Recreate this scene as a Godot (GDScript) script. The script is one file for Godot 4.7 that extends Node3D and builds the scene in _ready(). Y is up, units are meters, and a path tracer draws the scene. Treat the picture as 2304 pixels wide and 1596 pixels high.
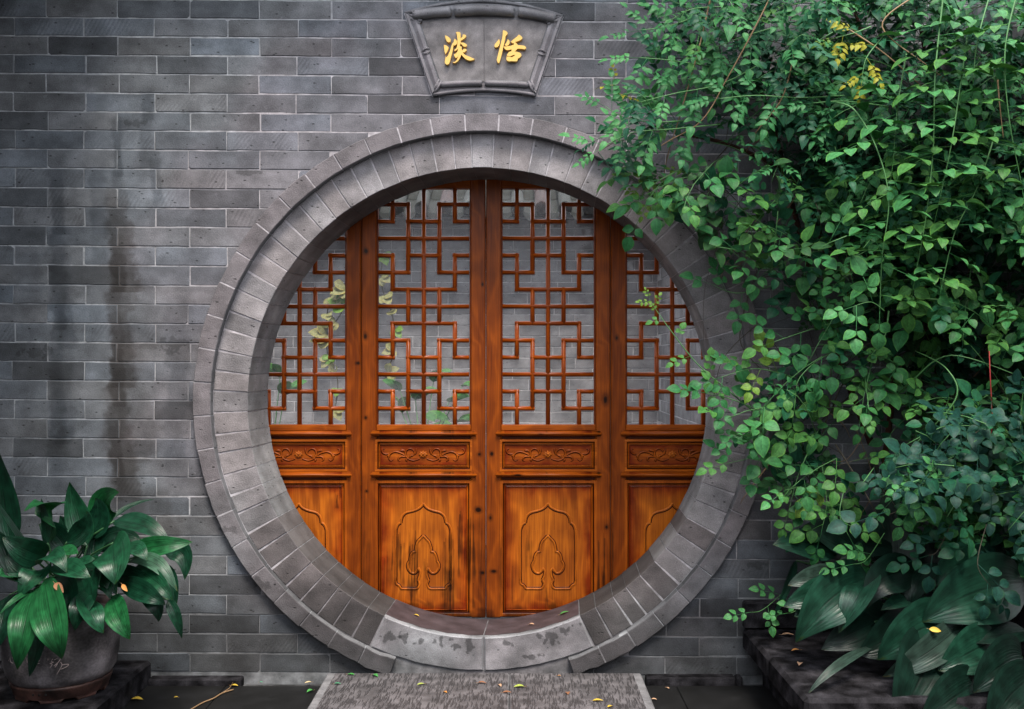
extends Node3D
# A moon gate in a grey brick courtyard wall, with four lattice doors, a plaque, a potted plant and climbing plants.
# Metres, y up. The wall's face is the plane z = 0, the camera stands 4.2 m before it.

const EYE_Y := 1.36
const DIST := 4.2
const UNIT := 531.25            # units of the survey drawing per metre on the wall's face
var rng := RandomNumberGenerator.new()
var taken := {}
var M := {}                     # materials
var T := {}                     # textures
const GC := Vector2(-0.1266, 1.1843)   # centre of the gate
const R_IN := 0.9945
const R_MID := 1.140
const R_OUT := 1.214

# ---------------------------------------------------------------- survey helpers
func at(px: float, py: float, z: float) -> Vector3:
	var k := (DIST - z) / DIST / UNIT
	return Vector3((px - 1152.0) * k, EYE_Y + (812.0 - py) * k, z)

func on_level(px: float, py: float, h: float) -> Vector3:
	var z := DIST - (EYE_Y - h) * UNIT * DIST / (py - 812.0)
	return at(px, py, z)

# ---------------------------------------------------------------- naming
func free_name(called: String, parent: Node) -> String:
	var key := str(parent.get_instance_id()) + "/" + called
	var n: int = taken.get(key, 0)
	taken[key] = n + 1
	return called if n == 0 else "%s_%03d" % [called, n]

func tag(o: Node3D, label: String, category: String, group := "") -> Node3D:
	o.set_meta("label", label)
	o.set_meta("category", category)
	if group != "":
		o.set_meta("group", group)
	return o

func thing(called: String, label: String, category: String, where := Vector3.ZERO, group := "") -> Node3D:
	var o := Node3D.new()
	o.name = free_name(called, self)
	add_child(o, true)
	o.position = where
	tag(o, label, category, group)
	return o

func hang(called: String, mesh: Mesh, mat: Material, parent: Node) -> MeshInstance3D:
	var o := MeshInstance3D.new()
	o.name = free_name(called, parent)
	o.mesh = mesh
	if mat:
		o.material_override = mat
	parent.add_child(o, true)
	return o

func kind(o: Node3D, k: String) -> Node3D:
	o.set_meta("kind", k)
	return o

# ---------------------------------------------------------------- mesh helpers
func begin(flat := false) -> SurfaceTool:
	var st := SurfaceTool.new()
	st.begin(Mesh.PRIMITIVE_TRIANGLES)
	st.set_smooth_group(-1 if flat else 0)
	st.set_uv(Vector2(0.5, 0.5))
	return st

func done(st: SurfaceTool) -> ArrayMesh:
	st.generate_normals()
	return st.commit()

func tri(st: SurfaceTool, a: Vector3, b: Vector3, c: Vector3) -> void:   # counter-clockwise seen from outside
	st.add_vertex(a); st.add_vertex(c); st.add_vertex(b)

func quad(st: SurfaceTool, a: Vector3, b: Vector3, c: Vector3, d: Vector3) -> void:
	st.add_vertex(a); st.add_vertex(c); st.add_vertex(b)
	st.add_vertex(a); st.add_vertex(d); st.add_vertex(c)

func uv_tri(st: SurfaceTool, p: Array, q: Array) -> void:
	for k in [0, 2, 1]:
		st.set_uv(q[k]); st.add_vertex(p[k])

func ccw(p: PackedVector2Array) -> PackedVector2Array:
	var area := 0.0
	for i in p.size():
		area += p[i].cross(p[(i + 1) % p.size()])
	if area < 0.0:
		var r := p.duplicate()
		r.reverse()
		return r
	return p

func area_of(p: PackedVector2Array) -> float:
	var area := 0.0
	for i in p.size():
		area += p[i].cross(p[(i + 1) % p.size()])
	return absf(area) * 0.5

func inset(p: PackedVector2Array, b: float) -> PackedVector2Array:
	var out := PackedVector2Array()
	var n := p.size()
	for i in n:
		var e0 := (p[i] - p[(i + n - 1) % n]).normalized()
		var e1 := (p[(i + 1) % n] - p[i]).normalized()
		var n0 := Vector2(-e0.y, e0.x)
		var n1 := Vector2(-e1.y, e1.x)
		var m := n0 + n1
		var l := m.length()
		m = n0 if l < 0.2 else m / l
		out.append(p[i] + m * b / maxf(0.5, m.dot(n0)))
	return out

# A plate with a chamfered front edge: outline in x, y, from depth zb to depth zf.
func plate(st: SurfaceTool, outline: PackedVector2Array, zb: float, zf: float, b: float, back := false, tilt := Vector2.ZERO) -> void:
	var p := ccw(outline)
	var q := inset(p, b)
	var n := p.size()
	var c := Vector2.ZERO
	for v in p:
		c += v / n
	var ids := Geometry2D.triangulate_polygon(q)
	if ids.is_empty():
		q = p
		ids = Geometry2D.triangulate_polygon(q)
	for i in range(0, ids.size(), 3):
		var a := q[ids[i]]
		var e := q[ids[i + 1]]
		var f := q[ids[i + 2]]
		if (e - a).cross(f - a) < 0.0:
			var s := e
			e = f
			f = s
		tri(st, Vector3(a.x, a.y, zf + tilt.dot(a - c)), Vector3(e.x, e.y, zf + tilt.dot(e - c)), Vector3(f.x, f.y, zf + tilt.dot(f - c)))
	for i in n:
		var j := (i + 1) % n
		var zi := zf + tilt.dot(p[i] - c)
		var zj := zf + tilt.dot(p[j] - c)
		quad(st, Vector3(p[i].x, p[i].y, zi - b), Vector3(p[j].x, p[j].y, zj - b), Vector3(q[j].x, q[j].y, zj), Vector3(q[i].x, q[i].y, zi))
		quad(st, Vector3(p[i].x, p[i].y, zb), Vector3(p[j].x, p[j].y, zb), Vector3(p[j].x, p[j].y, zj - b), Vector3(p[i].x, p[i].y, zi - b))
	if back:
		var back_ids := Geometry2D.triangulate_polygon(p)
		for i in range(0, back_ids.size(), 3):
			var a := p[back_ids[i]]
			var e := p[back_ids[i + 1]]
			var f := p[back_ids[i + 2]]
			if (e - a).cross(f - a) > 0.0:
				var s := e
				e = f
				f = s
			tri(st, Vector3(a.x, a.y, zb), Vector3(e.x, e.y, zb), Vector3(f.x, f.y, zb))

func rect(x0: float, y0: float, x1: float, y1: float) -> PackedVector2Array:
	return PackedVector2Array([Vector2(x0, y0), Vector2(x1, y0), Vector2(x1, y1), Vector2(x0, y1)])

# A box whose twelve edges are chamfered.
func block(st: SurfaceTool, lo: Vector3, hi: Vector3, b: float) -> void:
	var v := {}
	for sx in 2:
		for sy in 2:
			for sz in 2:
				var c := Vector3(hi.x if sx else lo.x, hi.y if sy else lo.y, hi.z if sz else lo.z)
				var d := Vector3(-b if sx else b, -b if sy else b, -b if sz else b)
				v[[sx, sy, sz, 0]] = c + Vector3(0, d.y, d.z)
				v[[sx, sy, sz, 1]] = c + Vector3(d.x, 0, d.z)
				v[[sx, sy, sz, 2]] = c + Vector3(d.x, d.y, 0)
	var mid := (lo + hi) / 2.0
	for ax in 3:
		for s in 2:
			var k: Array = []
			for uv in [[0, 0], [1, 0], [1, 1], [0, 1]]:
				var i := [0, 0, 0]
				i[ax] = s
				i[(ax + 1) % 3] = uv[0]
				i[(ax + 2) % 3] = uv[1]
				k.append(v[[i[0], i[1], i[2], ax]])
			face_out(st, k, mid)
	for ax in 3:                       # edges along ax
		var u := (ax + 1) % 3
		var w := (ax + 2) % 3
		for su in 2:
			for sw in 2:
				var i0 := [0, 0, 0]
				i0[u] = su
				i0[w] = sw
				var i1 := i0.duplicate()
				i1[ax] = 1
				face_out(st, [v[[i0[0], i0[1], i0[2], u]], v[[i1[0], i1[1], i1[2], u]], v[[i1[0], i1[1], i1[2], w]], v[[i0[0], i0[1], i0[2], w]]], mid)
	for sx in 2:
		for sy in 2:
			for sz in 2:
				face_out(st, [v[[sx, sy, sz, 0]], v[[sx, sy, sz, 1]], v[[sx, sy, sz, 2]]], mid)

func face_out(st: SurfaceTool, k: Array, mid: Vector3) -> void:
	var n: Vector3 = (k[1] - k[0]).cross(k[2] - k[0])
	if n.dot(k[0] - mid) < 0.0:
		k.reverse()
	tri(st, k[0], k[1], k[2])
	if k.size() == 4:
		tri(st, k[0], k[2], k[3])

func tube(st: SurfaceTool, pts: Array, radii: Array, sides := 6, flat := 1.0) -> void:
	var rings: Array = []
	var up := Vector3(0, 0, 1)
	for i in pts.size():
		var d: Vector3 = (pts[mini(i + 1, pts.size() - 1)] - pts[maxi(i - 1, 0)])
		d = d.normalized() if d.length() > 1e-6 else Vector3.RIGHT
		var u: Vector3 = up - d * up.dot(d)
		if u.length() < 0.05:
			u = Vector3(0, 1, 0) - d * d.y
		u = u.normalized()
		var w := d.cross(u)
		up = u
		var r: float = radii[mini(i, radii.size() - 1)]
		var ring: Array = []
		for s in sides:
			var a := TAU * s / sides
			ring.append(pts[i] + (u * cos(a) * flat + w * sin(a)) * r)
		rings.append(ring)
	for i in rings.size() - 1:
		for s in sides:
			var t := (s + 1) % sides
			quad(st, rings[i][s], rings[i][t], rings[i + 1][t], rings[i + 1][s])
	for s in range(1, sides - 1):
		tri(st, rings[0][0], rings[0][s + 1], rings[0][s])
		tri(st, rings[-1][0], rings[-1][s], rings[-1][s + 1])

func smooth_path(ctrl: Array, each := 6) -> Array:
	var out: Array = []
	for i in ctrl.size() - 1:
		var a = ctrl[maxi(i - 1, 0)]
		var b = ctrl[i]
		var c = ctrl[i + 1]
		var d = ctrl[mini(i + 2, ctrl.size() - 1)]
		for k in each:
			var t := float(k) / each
			out.append(0.5 * (2.0 * b + (c - a) * t + (2.0 * a - 5.0 * b + 4.0 * c - d) * t * t + (3.0 * b - a - 3.0 * c + d) * t * t * t))
	out.append(ctrl[-1])
	return out

# A turned shape: profile of (radius, height) from the bottom up.
func lathe(st: SurfaceTool, c: Vector3, prof: Array, n := 48) -> void:
	for i in prof.size() - 1:
		for s in n:
			var a := TAU * s / n
			var b := TAU * (s + 1) / n
			var p: Vector2 = prof[i]
			var q: Vector2 = prof[i + 1]
			quad(st, c + Vector3(sin(a) * p.x, p.y, cos(a) * p.x), c + Vector3(sin(b) * p.x, p.y, cos(b) * p.x), c + Vector3(sin(b) * q.x, q.y, cos(b) * q.x), c + Vector3(sin(a) * q.x, q.y, cos(a) * q.x))

# A leaf blade along a curve p0, p1, p2; its upper side looks towards hint.
func blade(st: SurfaceTool, p0: Vector3, p1: Vector3, p2: Vector3, w: float, hint: Vector3, segs: int, cols: int, fold: float, ripple := 0.0, full := 0.75, twist := 0.0) -> void:
	var g: Array = []
	var uvs: Array = []
	var ph := p0.x * 40.0 + p2.y * 23.0
	for i in segs + 1:
		var t := float(i) / segs
		var c := p0 * (1 - t) * (1 - t) + p1 * 2 * t * (1 - t) + p2 * t * t
		var d := ((p1 - p0) * (1 - t) + (p2 - p1) * t)
		d = d.normalized() if d.length() > 1e-6 else (p2 - p0).normalized()
		var n := hint - d * hint.dot(d)
		n = n.normalized() if n.length() > 1e-4 else Vector3.UP
		if twist != 0.0:
			n = n.rotated(d, twist * (t - 0.3))
		var s := d.cross(n)
		var wp := pow(sin(PI * pow(t, full)), 0.85) if t < 0.999 else 0.0
		wp = maxf(wp, 0.04 if i == 0 else 0.0)
		var row: Array = []
		var row_uv: Array = []
		for j in cols:
			var o := -1.0 + 2.0 * j / (cols - 1)
			var lift := fold * absf(o) * w * 0.5 * wp + ripple * w * sin(t * 9.0 + ph + o * 1.3) * absf(o) * wp
			row.append(c + s * o * w * 0.5 * wp + n * lift)
			row_uv.append(Vector2((o + 1) / 2, t))
		g.append(row)
		uvs.append(row_uv)
	for i in segs:
		for j in cols - 1:
			var a = [g[i][j], g[i][j + 1], g[i + 1][j + 1], g[i + 1][j]]
			var u = [uvs[i][j], uvs[i][j + 1], uvs[i + 1][j + 1], uvs[i + 1][j]]
			uv_tri(st, [a[0], a[1], a[2]], [u[0], u[1], u[2]])
			if i < segs - 1:
				uv_tri(st, [a[0], a[2], a[3]], [u[0], u[2], u[3]])

# A mitred rectangular frame: profile of (inset from the outer edge, depth).
func frame_ring(st: SurfaceTool, x0: float, y0: float, x1: float, y1: float, prof: Array) -> void:
	for i in prof.size() - 1:
		var p: Vector2 = prof[i]
		var q: Vector2 = prof[i + 1]
		var a := [Vector3(x0 + p.x, y0 + p.x, p.y), Vector3(x1 - p.x, y0 + p.x, p.y), Vector3(x1 - p.x, y1 - p.x, p.y), Vector3(x0 + p.x, y1 - p.x, p.y)]
		var b := [Vector3(x0 + q.x, y0 + q.x, q.y), Vector3(x1 - q.x, y0 + q.x, q.y), Vector3(x1 - q.x, y1 - q.x, q.y), Vector3(x0 + q.x, y1 - q.x, q.y)]
		for k in 4:
			var m := (k + 1) % 4
			quad(st, a[k], a[m], b[m], b[k])

# A half-round bar that lies on the plane z = zb; ends square (0) or pointed (1).
func half_round(st: SurfaceTool, a: Vector2, b: Vector2, w: float, zb: float, h: float, pointed := 0.0, steps := 6, base := 0.35) -> void:
	var d := (b - a).normalized()
	var n := Vector2(-d.y, d.x)
	var prof: Array = [Vector2(-w / 2, 0.0)]
	for i in steps + 1:
		var an := PI * (1.0 - float(i) / steps)
		prof.append(Vector2(cos(an) * w / 2, h * base + sin(an) * h * (1.0 - base)))
	prof.append(Vector2(w / 2, 0.0))
	var e0: Array = []
	var e1: Array = []
	for q in prof:
		var cut: float = pointed * absf(q.x)
		var p0: Vector2 = a + d * cut + n * q.x
		var p1: Vector2 = b - d * cut + n * q.x
		e0.append(Vector3(p0.x, p0.y, zb + q.y))
		e1.append(Vector3(p1.x, p1.y, zb + q.y))
	for i in prof.size() - 1:
		quad(st, e0[i + 1], e0[i], e1[i], e1[i + 1])
	for i in range(1, prof.size() - 1):
		tri(st, e0[0], e0[i], e0[i + 1])
		tri(st, e1[0], e1[i + 1], e1[i])

# ---------------------------------------------------------------- textures
func noise(w: int, h: int, freq: float, octaves: int, sd: int, cell := false) -> PackedByteArray:
	var n := FastNoiseLite.new()
	n.seed = sd
	n.frequency = freq
	n.noise_type = FastNoiseLite.TYPE_CELLULAR if cell else FastNoiseLite.TYPE_SIMPLEX_SMOOTH
	n.fractal_type = FastNoiseLite.FRACTAL_FBM if octaves > 1 else FastNoiseLite.FRACTAL_NONE
	n.fractal_octaves = octaves
	if cell:
		n.cellular_return_type = FastNoiseLite.RETURN_DISTANCE
		n.fractal_type = FastNoiseLite.FRACTAL_NONE
	var im := n.get_seamless_image(w, h)
	im.convert(Image.FORMAT_L8)
	return im.get_data()

func stretched(w: int, h: int, sw: int, sh: int, freq: float, octaves: int, sd: int, cell := false) -> PackedByteArray:
	var im := Image.create_from_data(sw, sh, false, Image.FORMAT_L8, noise(sw, sh, freq, octaves, sd, cell))
	im.resize(w, h, Image.INTERPOLATE_CUBIC)
	return im.get_data()

func tex_of(data: PackedByteArray, w: int, h: int, f: int) -> ImageTexture:
	return ImageTexture.create_from_image(Image.create_from_data(w, h, false, f, data))

func make_brick_textures() -> void:
	var s := 1024
	var big := noise(s, s, 0.006, 4, 3)
	var mid := noise(s, s, 0.03, 3, 5)
	var fine := noise(s, s, 0.16, 2, 7)
	var pit := stretched(s, s, 512, 1024, 0.035, 1, 11, true)
	var pick := noise(s, s, 0.02, 2, 13)
	var wash := stretched(s, s, 256, 1024, 0.02, 3, 29)
	var alb := PackedByteArray()
	alb.resize(s * s)
	var hgt := PackedByteArray()
	hgt.resize(s * s)
	var alb2 := PackedByteArray()
	alb2.resize(s * s)
	var hgt2 := PackedByteArray()
	hgt2.resize(s * s)
	for y in s:
		for x in s:
			var i := y * s + x
			var v := 0.82 + (big[i] - 128) * 0.0013 + (mid[i] - 128) * 0.0003 + (fine[i] - 128) * 0.0007 + (wash[i] - 128) * 0.0004
			var hh := 0.6 + (mid[i] - 128) * 0.0005 + (fine[i] - 128) * 0.0010
			if pit[i] < 26 and pick[i] > 158:
				var d := (26 - pit[i]) / 26.0
				v *= 1.0 - 0.62 * d
				hh -= 0.5 * d
			elif pick[i] > 236:
				v += 0.12
			# saw marks: slanted, slightly curved lines
			var cx := x + 30.0 * sin(TAU * y / s)
			var saw := sin(TAU * (cx * 64.0 + y * 40.0) / s)
			var m := clampf((big[(i + 300 * s) % (s * s)] - 100) / 70.0, 0.0, 1.0)
			alb[i] = int(clampf(v, 0, 1) * 255)
			hgt[i] = int(clampf(hh, 0, 1) * 255)
			alb2[i] = int(clampf(v + 0.045 * saw * m, 0, 1) * 255)
			hgt2[i] = int(clampf(hh + 0.16 * saw * m, 0, 1) * 255)
	T.brick = tex_of(alb, s, s, Image.FORMAT_L8)
	T.brick_h = tex_of(hgt, s, s, Image.FORMAT_L8)
	T.sawn = tex_of(alb2, s, s, Image.FORMAT_L8)
	T.sawn_h = tex_of(hgt2, s, s, Image.FORMAT_L8)

# Water stains, damp foot, painted vine shade and chipped patches of the wall, drawn once over 4.8 x 3.6 m of it.
const SW := 1200
const SH := 900
var sx := PackedFloat32Array()

func stain_px(p: Vector2) -> Vector2:
	return Vector2((p.x + 2.4) / 4.8 * SW, (3.35 - p.y) / 3.6 * SH)

func streak(data: PackedByteArray, nz: PackedByteArray, px: float, y0: float, y1: float, half: float, dark: float, tint: Vector3) -> void:
	var a := at(px, y0, 0.0)
	var b := at(px, y1, 0.0)
	var pa := stain_px(Vector2(a.x, a.y))
	var pb := stain_px(Vector2(b.x, b.y))
	var hw := half / UNIT / 4.8 * SW
	var seed_row := int(px) * 7
	for y in range(maxi(0, int(pa.y)), mini(SH, int(pb.y))):
		var t := (y - pa.y) / (pb.y - pa.y)
		var wob := (nz[((y / 2 + seed_row) % SH) * SW + (seed_row % SW)] - 128) / 128.0
		var wid := hw * (0.75 + 0.5 * (nz[((y + seed_row * 3) % SH) * SW + 40] / 255.0))
		var course := int(y / 20.2) * 131 + int(px)
		var h1 := float((course * 7919) % 101) / 100.0
		var h2 := float((course * 104729) % 97) / 96.0
		var c := pa.x + wob * hw * 0.4 + (h1 - 0.5) * hw * 0.4
		wid *= 0.85 + 0.3 * h2
		var amt := dark * (0.55 + 0.7 * h1) * smoothstep(0.0, 0.12, t) * (1.0 - smoothstep(0.82, 1.0, t))
		for x in range(maxi(0, int(c - wid * 1.6)), mini(SW, int(c + wid * 1.6))):
			var e := absf(x - c) / wid + (nz[((y * 3) % SH) * SW + (x * 3) % SW] - 128) / 420.0
			var k := amt * (1.0 - smoothstep(0.50, 1.12, e))
			if k > 0.0:
				var i := (y * SW + x) * 4
				data[i] = int(data[i] * (1.0 - k * tint.x))
				data[i + 1] = int(data[i + 1] * (1.0 - k * tint.y))
				data[i + 2] = int(data[i + 2] * (1.0 - k * tint.z))

func blotch(data: PackedByteArray, nz: PackedByteArray, fx: float, fy: float, rx: float, ry: float, k: float) -> void:   # fx, fy: 2500-wide survey
	var a := at(fx * 0.9216, fy * 0.9216, 0.0)
	var p := stain_px(Vector2(a.x, a.y))
	var qx := rx * 0.9216 / UNIT / 4.8 * SW
	var qy := ry * 0.9216 / UNIT / 3.6 * SH
	for y in range(maxi(0, int(p.y - qy * 1.6)), mini(SH, int(p.y + qy * 1.6) + 1)):
		for x in range(maxi(0, int(p.x - qx * 1.6)), mini(SW, int(p.x + qx * 1.6) + 1)):
			var e := Vector2((x - p.x) / qx, (y - p.y) / qy).length() + (nz[((y * 5) % SH) * SW + (x * 5) % SW] - 128) / 130.0
			var m := k * (1.0 - smoothstep(0.8, 1.0, e))
			if m > 0.0:
				var i := (y * SW + x) * 4
				for c in 3:
					data[i + c] = int(data[i + c] * (1.0 - m))

func make_stain_shade_texture() -> void:
	var nz := noise(SW, SH, 0.02, 4, 41)
	var lo := noise(SW, SH, 0.007, 3, 43)
	var data := PackedByteArray()
	data.resize(SW * SH * 4)
	for y in SH:
		var wy := 3.35 - 3.6 * y / SH
		for x in SW:
			var i := (y * SW + x) * 4
			var n := (nz[y * SW + x] - 128) / 128.0
			var l := (lo[y * SW + x] - 128) / 128.0
			var wx := -2.4 + 4.8 * x / SW
			var v := 0.97 + 0.03 * n
			# rising damp at the foot, uneven tide line; higher right end paints vine shade
			var damp_and_shade := 1.0 - smoothstep(0.16, 0.50, wy + 0.12 * n + 0.14 * l - 0.32 * smoothstep(0.75, 1.25, wx))
			v -= 0.46 * damp_and_shade * (0.75 + 0.35 * n)
			# worn, washed brick round the gate has a warmer tone
			var warm := 1.0 - smoothstep(1.15, 1.75, Vector2(wx + 0.1266, wy - 1.45).length() + 0.25 * l + 0.08 * n)
			data[i] = int(clampf(v * (0.96 + 0.04 * warm), 0, 1) * 255)
			data[i + 1] = int(clampf(v * (0.98 - 0.012 * warm), 0, 1) * 255)
			data[i + 2] = int(clampf(v * (1.0 - 0.01 * warm), 0, 1) * 255)
			data[i + 3] = 255
	var brown := Vector3(0.92, 1.0, 1.05)
	var cold := Vector3(1.05, 1.0, 0.95)
	streak(data, nz, 272, 380, 1210, 34, 0.30, brown)
	streak(data, nz, 262, 500, 1160, 20, 0.24, brown)
	streak(data, nz, 300, 700, 1200, 52, 0.12, brown)
	streak(data, nz, 128, 330, 1150, 20, 0.20, cold)
	streak(data, nz, 140, 480, 1120, 26, 0.17, cold)
	streak(data, nz, 224, 360, 640, 23, 0.14, cold)
	streak(data, nz, 325, 190, 390, 16, 0.19, cold)
	streak(data, nz, 352, 330, 470, 14, 0.16, cold)
	streak(data, nz, 262, 255, 430, 13, 0.17, cold)
	streak(data, nz, 395, 640, 1110, 29, 0.12, cold)
	streak(data, nz, 60, 560, 700, 39, 0.12, cold)
	streak(data, nz, 330, 1090, 1300, 60, 0.19, brown)
	streak(data, nz, 1600, 480, 560, 23, 0.14, brown)  # short dark patch at the gate's upper right
	for b in [[950, 1555, 24, 10], [985, 1556, 10, 13], [1027, 1563, 6, 9], [1010, 1571, 6, 4], [1060, 1560, 8, 10], [1076, 1566, 4, 12], [1113, 1578, 9, 7], [1100, 1561, 10, 4], [1145, 1575, 10, 18], [1241, 1572, 11, 10], [1345, 1556, 20, 14], [1378, 1540, 11, 10], [1318, 1553, 9, 6], [1280, 1602, 7, 5], [1297, 1604, 9, 6], [1315, 1599, 9, 6], [1396, 1525, 3, 3], [1416, 1524, 4, 4]]:
		blotch(data, nz, b[0], b[1], b[2], b[3], 0.34)
	for b in [[1000, 660, 30, 8], [560, 1290, 26, 9], [640, 1420, 30, 12], [1640, 1240, 22, 12], [1570, 1330, 20, 10], [330, 300, 26, 9], [600, 420, 30, 8], [90, 860, 40, 14], [420, 840, 30, 20], [1850, 1380, 26, 10], [730, 700, 16, 10]]:
		blotch(data, nz, b[0], b[1], b[2], b[3], 0.2)
	T.stain_shade = tex_of(data, SW, SH, Image.FORMAT_RGBA8)

func make_wood_textures() -> void:
	var s := 512
	var broad := stretched(s, s, 512, 32, 0.012, 3, 61)
	var fibre := stretched(s, s, 512, 16, 0.16, 2, 63)
	var warp := stretched(s, s, 256, 128, 0.010, 2, 67)
	var blot := noise(s, s, 0.008, 3, 71)
	var up := PackedByteArray()
	up.resize(s * s * 3)
	var side := PackedByteArray()
	side.resize(s * s * 3)
	for y in s:
		for x in s:
			var i := y * s + x
			var ring := 0.5 + 0.5 * sin(TAU * (x * 9.0 / s + warp[i] / 255.0 * 2.2))
			var g := 0.34 * broad[i] / 255.0 + 0.34 * fibre[i] / 255.0 + 0.16 * ring * ring + 0.16 * blot[i] / 255.0
			g = clampf((g - 0.22) * 1.75, 0.0, 1.0)
			var r := lerpf(0.56, 0.86, g)
			var e := lerpf(0.275, 0.475, g)
			var b := lerpf(0.075, 0.13, g)
			var k := i * 3
			up[k] = int(r * 255)
			up[k + 1] = int(e * 255)
			up[k + 2] = int(b * 255)
			var q := (x * s + y) * 3
			side[q] = up[k]
			side[q + 1] = up[k + 1]
			side[q + 2] = up[k + 2]
	T.wood_up = tex_of(up, s, s, Image.FORMAT_RGB8)
	T.wood_side = tex_of(side, s, s, Image.FORMAT_RGB8)

# Mould runs, water marks and knots of the doors, over 2.4 x 2.4 m.
const DW := 1024

func door_px(px: float, py: float) -> Vector2:
	var p := at(px, py, -0.31)
	return Vector2((p.x + 1.3) / 2.4 * DW, (2.4 - p.y) / 2.4 * DW)

func make_door_stain() -> void:
	var nz := stretched(DW, DW, 1024, 64, 0.05, 3, 81)
	var n2 := noise(DW, DW, 0.02, 3, 83)
	var data := PackedByteArray()
	data.resize(DW * DW * 4)
	data.fill(255)
	# zones of mould: [x0, x1, y0, y1, strands, strength]; each strand thins out upwards and follows the grain
	var r := RandomNumberGenerator.new()
	r.seed = 17
	for q in [[872, 910, 1200, 1345, 16, 0.5], [918, 942, 1195, 1385, 13, 0.6], [995, 1022, 1200, 1400, 20, 0.7], [1028, 1046, 1150, 1310, 9, 0.6], [1052, 1070, 1150, 1395, 12, 0.75], [846, 872, 1230, 1385, 8, 0.5], [1076, 1092, 1150, 1395, 7, 0.4], [1122, 1136, 1200, 1390, 4, 0.4],
			[1180, 1200, 1170, 1300, 8, 0.3], [1342, 1360, 1200, 1400, 10, 0.55], [1148, 1160, 1260, 1380, 5, 0.3], [1225, 1250, 1320, 1390, 9, 0.35], [748, 768, 1085, 1150, 5, 0.6], [816, 830, 1000, 1390, 8, 0.3], [1366, 1378, 1150, 1330, 5, 0.35], [1270, 1300, 1080, 1200, 4, 0.2], [950, 962, 1255, 1310, 3, 0.4]]:
		for n in int(q[4]):
			var x0 := r.randf_range(q[0], q[1])
			var y1 := lerpf(q[2], q[3], r.randf_range(0.55, 1.0))
			var y0 := lerpf(q[2], y1 - 20.0, r.randf() * r.randf())
			var a := door_px(x0, y0)
			var b := door_px(x0, y1)
			var hw: float = r.randf_range(1.4, 3.6) / UNIT * 1.074 / 2.4 * DW
			var st: float = q[5] * r.randf_range(0.2, 0.7)
			for y in range(int(a.y), mini(DW, int(b.y))):
				var t := (y - a.y) / maxf(1.0, b.y - a.y)
				var c := a.x + sin(t * 3.0 + x0) * 1.2
				for x in range(int(c - hw * 2.0), int(c + hw * 2.0) + 1):
					var i := y * DW + x
					var e := absf(x - c) / (hw * (0.45 + 0.75 * t)) + (n2[i] - 128) / 200.0
					var k: float = st * (1.0 - smoothstep(0.1, 1.4, e)) * (1.0 - smoothstep(0.85, 1.0, t)) * (0.6 + 0.4 * nz[i] / 255.0)
					if k > 0.0:
						for cc in 3:
							data[i * 4 + cc] = int(data[i * 4 + cc] * (1.0 - k * [0.80, 0.78, 0.72][cc]))
	# the panels get darker towards their rims
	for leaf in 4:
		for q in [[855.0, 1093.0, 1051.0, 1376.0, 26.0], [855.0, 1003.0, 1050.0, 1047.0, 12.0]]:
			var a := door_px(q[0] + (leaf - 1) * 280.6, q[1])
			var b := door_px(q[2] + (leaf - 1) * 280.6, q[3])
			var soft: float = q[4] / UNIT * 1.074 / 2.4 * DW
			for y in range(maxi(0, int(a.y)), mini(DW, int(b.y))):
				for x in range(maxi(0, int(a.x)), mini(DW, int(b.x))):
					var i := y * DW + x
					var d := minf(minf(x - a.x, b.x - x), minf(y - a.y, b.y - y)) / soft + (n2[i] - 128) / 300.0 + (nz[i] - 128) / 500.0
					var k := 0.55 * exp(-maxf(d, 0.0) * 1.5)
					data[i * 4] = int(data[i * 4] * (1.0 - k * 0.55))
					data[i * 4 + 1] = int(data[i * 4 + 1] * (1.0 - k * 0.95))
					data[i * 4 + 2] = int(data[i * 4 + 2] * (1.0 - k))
	# foot of the doors, always wet
	for y in range(int(door_px(0, 1340).y), DW):
		for x in DW:
			var i := y * DW + x
			var k := 0.4 * smoothstep(0.0, 1.0, (y - door_px(0, 1360).y) / 24.0 + (n2[i] - 128) / 120.0)
			for c in 3:
				data[i * 4 + c] = int(data[i * 4 + c] * (1.0 - k))
	for kn in [[823, 565, 5, 6], [821, 757, 5, 8], [806, 817, 6, 4], [822, 940, 4, 5], [824, 1105, 4, 4], [1362, 900, 6, 11], [1078, 1022, 5, 5], [1106, 1021, 4, 5], [1075, 1147, 8, 6], [1103, 1165, 5, 7], [1086, 1289, 6, 4], [1216, 979, 6, 4], [1163, 1070, 9, 5], [1364, 1186, 4, 5], [1110, 1285, 7, 4], [1085, 640, 3, 5], [1387, 760, 4, 6]]:
		var p := door_px(kn[0], kn[1])
		var qx: float = kn[2] / UNIT * 1.074 / 2.4 * DW
		var qy: float = kn[3] / UNIT * 1.074 / 2.4 * DW
		for y in range(int(p.y - qy * 2), int(p.y + qy * 2) + 1):
			for x in range(int(p.x - qx * 2), int(p.x + qx * 2) + 1):
				var i := y * DW + x
				var e := Vector2((x - p.x) / qx, (y - p.y) / qy).length() + (n2[i] - 128) / 300.0
				var k := 0.55 * (1.0 - smoothstep(0.35, 0.95, e)) + 0.2 * (1.0 - smoothstep(0.9, 1.9, e))
				for c in 3:
					data[i * 4 + c] = int(data[i * 4 + c] * (1.0 - clampf(k, 0, 0.9)))
	for i in DW * DW:
		data[i * 4 + 3] = 255
	T.door_stain = tex_of(data, DW, DW, Image.FORMAT_RGBA8)

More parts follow.
